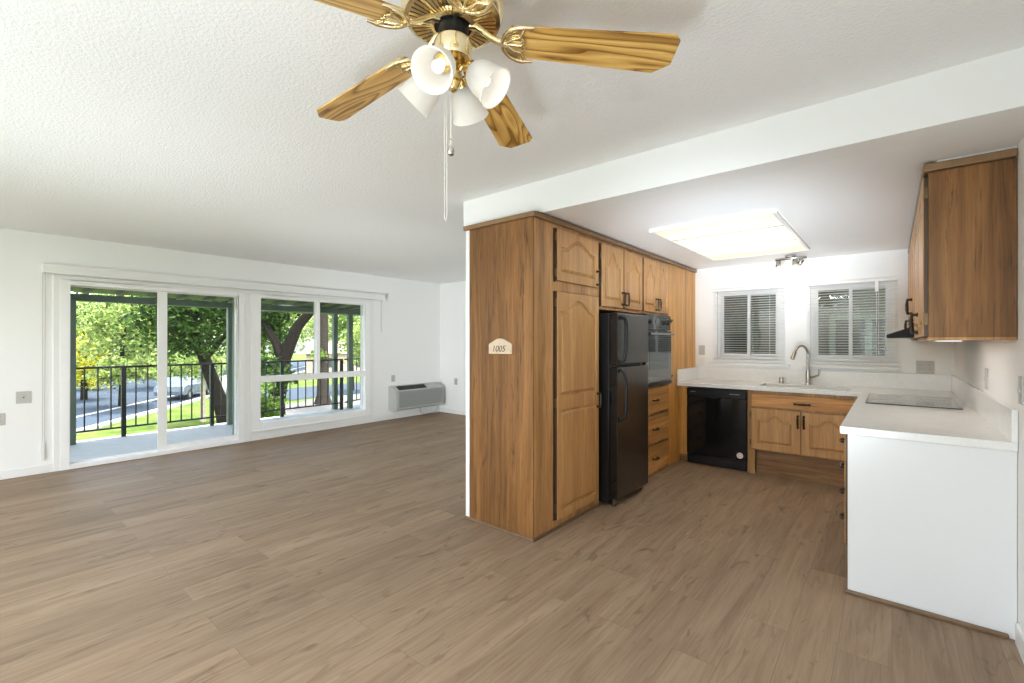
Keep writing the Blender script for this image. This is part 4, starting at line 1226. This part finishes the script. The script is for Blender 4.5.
# ------------------------------------------------------------------ outside: balcony
struct(B(-8.78, XW - 0.145, -3.2, 8.2, -0.22, -0.05).build('floor_balcony', M['deck'], loc=(0, 0, -0.05)))
ro = MB()
ro.prism([(-9.15, 2.06), (XW - 0.141, 2.34), (XW - 0.141, 2.44), (-9.15, 2.16)], lambda p, q, t: (p, t, q), -4.0, 9.0)
for i in range(34):
    y = -3.8 + i * 0.38
    ro.prism([(-9.10, 1.998), (XW - 0.16, 2.272), (XW - 0.16, 2.338), (-9.10, 2.064)], lambda p, q, t: (p, t, q), y, y + 0.05)
ro.box(-10.9, -9.16, 4.3, 9.0, 2.02, 2.12)  # extra roof slab, added to keep the balcony end in shade
struct(ro.build('ceiling_balcony', M['soffit']))
struct(B(-8.74, -8.60, -4.0, 9.0, 1.90, 1.997).build('trim_7', M['green_paint'], bevel=0.006))
struct(B(-9.2, XR + 1.5, -4.2, 9.4, 2.72, 2.90).build('ceiling_roof', M['soffit']))

RX = -8.66
rl = thing('balcony_railing', 'black metal balcony railing with thin upright bars', 'railing', (RX, 2.0, -0.05))
B(RX - 0.022, RX + 0.022, -3.1, 5.0, 0.955, 0.985).build('top_rail', M['rail'], rl, 0.003)
B(RX - 0.016, RX + 0.016, -3.1, 5.0, 0.075, 0.10).build('bottom_rail', M['rail'], rl, 0.003)
posts = [-2.99, -1.86, -0.73, 0.40, 1.53, 2.66, 3.79, 4.98]
first_post = first_bar = None
for i, y in enumerate(posts):
    if first_post is None:
        first_post = B(RX - 0.027, RX + 0.027, y - 0.027, y + 0.027, -0.05, 0.97).build('post', M['rail'], rl, 0.003); yp0 = y
    else:
        c = first_post.copy(); COL.objects.link(c); c.location.y += y - yp0
    if i < len(posts) - 1:
        for k in range(1, 8):
            yy = y + (posts[i + 1] - y) * k / 8
            if first_bar is None:
                first_bar = B(RX - 0.008, RX + 0.008, yy - 0.008, yy + 0.008, 0.085, 0.965).build('baluster', M['rail'], rl); yb0 = yy
            else:
                c = first_bar.copy(); COL.objects.link(c); c.location.y += yy - yb0
# return section of the railing beyond the corner post
r2 = thing('balcony_railing', 'short black railing section beyond the corner of the balcony', 'railing', (RX, 5.0, -0.05))
dvec = Vector((-0.42, 0.91, 0)).normalized()
def along(s, z): return Vector((RX, 5.04, z)) + dvec * s
rot = Matrix.Rotation(math.atan2(dvec.y, dvec.x), 4, 'Z')
T2 = Matrix.Translation((RX, 5.04, 0)) @ rot
B(0.03, 3.2, -0.022, 0.022, 0.955, 0.985, mtx=T2).build('top_rail', M['rail'], r2, 0.003)
B(0.03, 3.2, -0.016, 0.016, 0.075, 0.10, mtx=T2).build('bottom_rail', M['rail'], r2, 0.003)
for k in range(1, 22):
    B(k * 0.145 - 0.008, k * 0.145 + 0.008, -0.008, 0.008, 0.085, 0.965, mtx=T2).build('baluster', M['rail'], r2)
B(3.15, 3.2, -0.025, 0.025, -0.05, 0.97, mtx=T2).build('post', M['rail'], r2)
struct(MB().prism([(-8.78, 4.9), (-8.785, 4.9), (-10.2, 8.2), (-8.78, 8.2)], lambda p, q, t: (p, q, t), -0.22, -0.05).build('floor_balcony_end', M['deck']))

for (x, y, lab) in ((-8.50, 0.955, 'sage green roof post at the far side of the sliding door'),
                    (-8.56, 2.90, 'sage green roof post seen through the sliding panel'),
                    (-8.78, 4.90, 'sage green roof post beside the railing corner, nearer of the pair'),
                    (-8.68, 5.18, 'sage green roof post just past the railing corner')):
    s = 0.045
    tag(B(x - s, x + s, y - s, y + s, -0.05, 1.915).build('roof_post', M['green_paint'], bevel=0.006), lab, 'post', 'green posts holding the balcony roof')
struct(B(XW - 0.19, XW - 0.141, 2.345, 2.385, 0.0, 1.98).build('trim_8', M['green_paint']))

# ------------------------------------------------------------------ outside: ground, street, trees
GZ = -2.5
struct(B(-140, 40, -90, 120, GZ - 0.3, GZ).build('ground_lawn', M['lawn'], loc=(0, 0, GZ)))
def strip_poly(name, poly, mat, h):
    return struct(MB().prism(poly, lambda p, q, t: (p, q, t), GZ + 0.001, GZ + h).build(name, mat))
ra = Vector((-0.78, 0.625)); na = Vector((-0.625, -0.78))        # street direction, and across it, away from the house
def rp(s, d):
    p = Vector((-26.6, 3.1)) + ra * s + na * d
    return (p.x, p.y)
def road_strip(name, d0, d1, mat, h, s0=-60, s1=70):
    return strip_poly(name, [rp(s0, d0), rp(s1, d0), rp(s1, d1), rp(s0, d1)], mat, h)
road_strip('street', 0.0, 14.5, M['street'], 0.02)
road_strip('kerb', -0.35, 0.0, M['kerb'], 0.12)
road_strip('road_line', 2.6, 2.9, M['kerb'], 0.024)
road_strip('kerb_far', 14.5, 14.9, M['kerb'], 0.12)
road_strip('pavement_far', 14.9, 18.5, M['concrete'], 0.06)
strip_poly('path_concrete', [(-21.0, 8.6), (-27.5, 11.2), (-29.5, 15.5), (-30.5, 26), (-26.2, 26), (-25.2, 17), (-22.5, 13.0), (-18.5, 10.2)], M['concrete'], 0.05)
strip_poly('driveway', [(-30.0, 12.0), (-37.5, 14.5), (-39.0, 30), (-31.0, 30)], M['street'], 0.03)

rnd = random.Random(7)
def leaves(mb, c, rad, n, size, rn):
    """leaf blades scattered through an ellipsoid shell, in clusters"""
    cx_, cy_, cz_ = c
    k = 0
    while k < n:
        # cluster centre
        while True:
            p = Vector((rn.uniform(-1, 1), rn.uniform(-1, 1), rn.uniform(-1, 1)))
            if 0.15 < p.length < 1: break
        p = p * (0.55 + 0.45 * rn.random())
        cc = Vector((cx_ + p.x * rad[0], cy_ + p.y * rad[1], cz_ + p.z * rad[2]))
        m = rn.randint(14, 30); sp = 0.16 * (rad[0] + rad[2]) / 2
        for _ in range(m):
            q = cc + Vector((rn.gauss(0, sp), rn.gauss(0, sp), rn.gauss(0, sp * 0.55)))
            d = Vector((rn.gauss(0, 1), rn.gauss(0, 1), rn.gauss(-0.3, 0.6))).normalized()
            s = Vector((rn.gauss(0, 1), rn.gauss(0, 1), rn.gauss(0, 0.5)))
            s = (s - d * s.dot(d)).normalized()
            L = size * rn.uniform(0.6, 1.3); W = L * 0.36
            up = d.cross(s) * (L * 0.10)
            o = len(mb.v)
            mb.v += [q, q + d * L * 0.5 + s * W + up, q + d * L, q + d * L * 0.5 - s * W + up]
            mb.f.append([o, o + 1, o + 2, o + 3]); mb.s.append(False)
        k += m
    return mb

def ray(u, t):
    """ground point seen under a bearing: u along the picture axis, t metres ahead"""
    a = (u - 512) / 458.0
    th = RAD(39.682)
    return Vector(((-math.sin(th) + a * math.cos(th)) * t, (math.cos(th) + a * math.sin(th)) * t, GZ))

LEAF = {
    'yellow': m_leaf('leaf_yellow', (0.210, 0.220, 0.015), (0.796, 0.750, 0.075), 1.2),
    'lime': m_leaf('leaf_lime', (0.085, 0.150, 0.025), (0.516, 0.619, 0.225), 1.0),
    'mid': m_leaf('leaf_mid', (0.035, 0.080, 0.015), (0.263, 0.394, 0.085), 0.8),
    'dark': m_leaf('leaf_dark', (0.013, 0.033, 0.007), (0.062, 0.125, 0.025), 0.7),
    'pale': m_leaf('leaf_pale', (0.190, 0.230, 0.100), (0.675, 0.712, 0.423), 0.9),
}
def tree(label, base, trunk_pts, trunk_r, limbs, crowns, leaf, bark='bark', name='tree', group='trees beyond the balcony', size=0.22, seed=1):
    o = thing(name, label, 'tree' if name == 'tree' else 'shrub', base, group)
    if trunk_pts:
        mb = MB(); mb.tube(trunk_pts, trunk_r, 10)
        for pts, rs in limbs: mb.tube(pts, rs, 8)
        mb.build('trunk', M[bark], o)
    rn = random.Random(seed)
    mb = MB()
    for (c, rad, n) in crowns: leaves(mb, c, rad, n, size, rn)
    mb.build('foliage', LEAF[leaf], o, recalc=False)
    return o
def up(p, z): return Vector((p.x, p.y, z))
def simple_tree(label, u, t, zc, rad, n, leaf, seed, size=0.22, bark='bark', tr=0.16, lean=0.0, more=()):
    b = ray(u, t)
    return tree(label, b, [b, up(b, GZ + 1.2) + Vector((lean * 0.3, 0, 0)), up(b, zc)], [tr * 1.2, tr, tr * 0.5],
                [([up(b, zc - rad[2] * 0.6), up(b, zc) + Vector((rad[0] * 0.5, 0, 0.5))], [tr * 0.5, 0.03]), ([up(b, zc - rad[2] * 0.6), up(b, zc) + Vector((-rad[0] * 0.4, rad[1] * 0.4, 0.6))], [tr * 0.5, 0.03])],
                [((b.x, b.y, zc), rad, n)] + [((*ray(mu, mt_).xy, mz), mr, mn) for (mu, mt_, mz, mr, mn) in more], leaf, bark, seed=seed, size=size)

simple_tree('yellow leaved tree at the near edge of the sliding door view', 84, 30, 0.3, (1.7, 1.7, 2.4), 2600, 'yellow', 3)
simple_tree('lime green spreading tree centred behind the thick railing post', 122, 27, 2.5, (2.7, 2.7, 3.0), 5600, 'lime', 4, lean=0.3, more=[(118, 25.5, -0.3, (1.2, 1.2, 0.8), 1100), (146, 26, -0.1, (1.1, 1.1, 0.9), 1100)])
simple_tree('mid green tree standing between the street trees, seen past the door mullion', 163, 38, 1.7, (2.6, 2.6, 3.2), 4800, 'mid', 5, more=[(168, 37, -0.7, (1.6, 1.6, 1.0), 1200)])
# big dark tree with a leaning trunk behind the sliding panel
b = ray(228, 19.5)
tree('dark shade tree with a thick leaning trunk, seen through the sliding panel', b,
     [b, up(b, -1.2) + Vector((-0.1, -0.25, 0)), up(b, 0.6) + Vector((-0.2, -0.8, 0)), up(b, 2.6) + Vector((-0.2, -1.4, 0))], [0.34, 0.27, 0.22, 0.12],
     [([up(b, 0.6) + Vector((-0.2, -0.8, 0)), up(b, 2.4) + Vector((0, 0.5, 0))], [0.14, 0.05])],
     [((b.x - 0.3, b.y - 1.3, 2.5), (2.3, 2.3, 2.0), 5200)], 'dark', seed=8, size=0.2)
simple_tree('bright young tree with low hanging leaves in front of the parked car', 203, 22, 0.35, (1.65, 1.65, 0.95), 2000, 'lime', 9, size=0.16, bark='bark_pale', tr=0.11)
# forked dark tree in the upper window
b = ray(276, 16.5)
f0 = up(ray(283, 16.5), 0.6); f1 = up(ray(291, 16.5), 1.35)
tree('dark tree with a thick forked limb in the upper window pane', b,
     [b, up(b, -0.9), f0], [0.36, 0.30, 0.25],
     [([f0, f1, up(ray(298, 16.5), 1.9), up(ray(310, 16.5), 2.4), up(ray(322, 16.5), 2.75)], [0.24, 0.22, 0.19, 0.16, 0.10]),
      ([f0, up(ray(276, 16.5), 1.3), up(ray(264, 16.7), 2.0), up(ray(255, 16.9), 2.4)], [0.2, 0.16, 0.12, 0.07])],
     [((*ray(268, 17.2).xy, 2.3), (1.1, 1.1, 1.3), 2600), ((*ray(272, 15.8).xy, 0.2), (0.7, 0.7, 0.7), 900), ((*ray(305, 17.5).xy, 2.9), (0.9, 0.9, 0.5), 700)], 'dark', seed=11, size=0.17)
# slender trunk
b = ray(323, 28)
tree('slender straight trunk rising past the window mullion', b, [b, up(b, -1.9), up(b, 0.5) + Vector((0.05, 0, 0)), up(b, 4.6)], [0.55, 0.36, 0.31, 0.26], [],
     [((b.x, b.y, 4.9), (2.2, 2.2, 1.2), 1500), ((*ray(316, 27.5).xy, 0.6), (0.6, 0.6, 0.5), 250)], 'mid', bark='bark_grey', seed=12, size=0.2)
simple_tree('pale sunlit tree far beyond the slender trunk', 316, 68, 4.5, (6.0, 6.0, 4.6), 4600, 'pale', 13, size=0.46, tr=0.22)
simple_tree('bright green tree beyond the railing corner', 371, 21, 1.35, (1.35, 1.35, 1.55), 2300, 'lime', 14, size=0.18)
simple_tree('mid green tree between the roof posts, far over the lawn', 352, 36, 2.4, (2.1, 2.1, 2.2), 2200, 'mid', 24, size=0.26)
simple_tree('far dense tree behind the street, beyond the yellow tree', 62, 50, 3.0, (6, 6, 5), 4200, 'mid', 15, size=0.42, tr=0.3)
simple_tree('far dark tree across the street behind the lime tree', 128, 55, 4.0, (6, 6, 6), 4800, 'dark', 16, size=0.44, tr=0.3)
simple_tree('far dark tree across the street behind the shade tree', 195, 52, 4.2, (6, 6, 6), 4800, 'dark', 17, size=0.42, tr=0.3)
simple_tree('far mid green tree behind the forked tree', 262, 48, 3.4, (5.5, 5.5, 5), 4600, 'mid', 18, size=0.4, tr=0.3)
# shrubs close to the balcony
def shrub(label, u, t, zc, rad, n, leaf, seed, size=0.12):
    b = ray(u, t)
    tree(label, b, [b, up(b, zc)], [0.05, 0.02], [], [((b.x, b.y, zc), rad, n)], leaf, name='shrub', group='shrubs below the balcony', seed=seed, size=size)
shrub('dark leafy shrub behind the railing at the corner of the lower window pane', 262, 12.0, -0.3, (0.5, 0.5, 0.9), 1100, 'mid', 21)
shrub('pale flowering shrub low in the lower window pane', 271, 10.5, -0.75, (0.35, 0.35, 0.5), 420, 'pale', 22, 0.1)
shrub('small lime green bush just over the deck edge below the window', 301, 11.4, -0.72, (0.4, 0.4, 0.28), 320, 'lime', 23)
shrub('yellow leaved bush behind the parked car', 88, 36, -1.0, (2.0, 2.0, 1.3), 1500, 'yellow', 25, 0.24)

# pale house far across the lawn
hb_ = ray(345, 52); hz = GZ
ho = thing('house', 'pale pinkish house with a low gabled roof across the lawn', 'house', hb_)
T3 = Matrix.Translation(hb_) @ Matrix.Rotation(RAD(39.7 + 8), 4, 'Z')
B(-4.2, 4.2, 0, 6, 0, 2.5, mtx=T3).build('wall', M['stucco_far'], ho)
rf = MB(); vs = [(-4.8, -0.6, 2.5), (4.8, -0.6, 2.5), (4.8, 6.6, 2.5), (-4.8, 6.6, 2.5), (-1.6, 3, 4.1), (1.6, 3, 4.1)]
rf.add(vs, [(0, 1, 5, 4), (1, 2, 5), (2, 3, 4, 5), (3, 0, 4), (3, 2, 1, 0)], False, T3); rf.build('roof', M['roof_far'], ho)
B(-2.8, -1.2, -0.03, 0.0, 0.9, 2.0, mtx=T3).build('window', M['dark_pane'], ho)
B(1.2, 2.8, -0.03, 0.0, 0.9, 2.0, mtx=T3).build('window', M['dark_pane'], ho)

def car(label, pos, ang, paint):
    o = thing('parked_car', label, 'car', pos, 'cars parked on the street')
    T = Matrix.Translation(pos) @ Matrix.Rotation(ang, 4, 'Z')
    prof = [(-2.2, 0.35), (2.2, 0.35), (2.25, 0.62), (2.1, 0.82), (1.15, 0.95), (0.45, 1.42), (-0.9, 1.45), (-1.75, 1.0), (-2.2, 0.92), (-2.28, 0.6)]
    mb = MB(); n = len(prof)
    vs = []
    for y, k in ((-0.86, 0), (-0.8, 1), (0.8, 1), (0.86, 0)):
        for (x, z) in prof: vs.append((x, y * (0.84 if z > 1.2 else 1.0), z))
    fs = [tuple(range(n)), tuple(range(4 * n - 1, 3 * n - 1, -1))]
    for j in range(3):
        for i in range(n):
            fs.append((j * n + i, j * n + (i + 1) % n, (j + 1) * n + (i + 1) % n, (j + 1) * n + i))
    mb.add(vs, fs, False, T).build('body', M[paint], o, 0.05)
    for s in (-1, 1):
        g = MB(); g.add([(-1.55, s * 0.865, 0.98), (0.95, s * 0.865, 0.98), (0.42, s * 0.745, 1.36), (-0.88, s * 0.745, 1.38),
                         (-1.55, s * 0.85, 0.98), (0.95, s * 0.85, 0.98), (0.42, s * 0.73, 1.36), (-0.88, s * 0.73, 1.38)],
                        [(0, 1, 2, 3), (7, 6, 5, 4), (0, 4, 5, 1), (1, 5, 6, 2), (2, 6, 7, 3), (3, 7, 4, 0)], False, T)
        g.build('side_window', M['car_glass'], o)
        for x in (-1.4, 1.35):
            w = MB(); w.tube([T @ Vector((x, s * 0.68, 0.33)), T @ Vector((x, s * 0.88, 0.33))], 0.33, 20); wo_ = w.build('wheel', M['rubber'], o)
            MB().tube([T @ Vector((x, s * 0.875, 0.33)), T @ Vector((x, s * 0.89, 0.33))], 0.19, 16).build('hub_cap', M['steel'], wo_)
ra_ang = math.atan2(ra.y, ra.x)
car('silver blue parked car seen between the railing bars of the sliding panel', ray(186, 31.5) + Vector((0, 0, 0.02)), ra_ang, 'car_paint')
car('white parked car half hidden behind the leaning trunk', ray(238, 33) + Vector((0, 0, 0.02)), ra_ang, 'car_white')

# ------------------------------------------------------------------ outside the kitchen windows: covered walkway
struct(B(-7.5, 6.5, 5.90, 7.55, -0.2, -0.02).build('floor_walkway', M['walk']))
struct(B(-7.5, 6.5, 7.55, 7.70, -0.2, 2.6).build('wall_walkway', M['outer_wall']))
struct(B(-7.5, 6.5, 6.001, 7.7, 2.60, 2.715).build('ceiling_walkway', M['outer_wall']))
def far_window(name, xs, zs, bars_x, bars_z, panes):
    wv = MB(); w = 0.035
    x0, x1 = xs; z0, z1 = zs
    cx = [x0] + list(bars_x) + [x1]
    for x in cx: wv.box(x - w, x + w, 7.50, 7.549, z0 - w, z1 + w)
    for i in range(len(cx) - 1):
        for z in [z0] + list(bars_z) + [z1]: wv.box(cx[i] + w, cx[i + 1] - w, 7.505, 7.549, z - w, z + w)
    o = struct(wv.build(name, M['pale_green'], bevel=0.003))
    for (xa, xb, za, zb, m) in panes: B(xa, xb, 7.52, 7.53, za, zb).build('pane', M[m], o)
far_window('window_4', (-0.62, 0.12), (1.08, 1.66), (-0.235,), (), [(-0.585, -0.27, 1.115, 1.625, 'dark_pane'), (-0.20, 0.085, 1.115, 1.625, 'dark_pane')])
far_window('window_5', (-2.12, -1.62), (0.60, 2.15), (), (1.50,), [(-2.085, -1.655, 1.535, 2.115, 'pale_pane'), (-2.085, -1.655, 0.635, 1.465, 'green_paint')])

# custom bookkeeping keys are not needed any more
for o in bpy.data.objects:
    if '_at' in o: del o['_at']
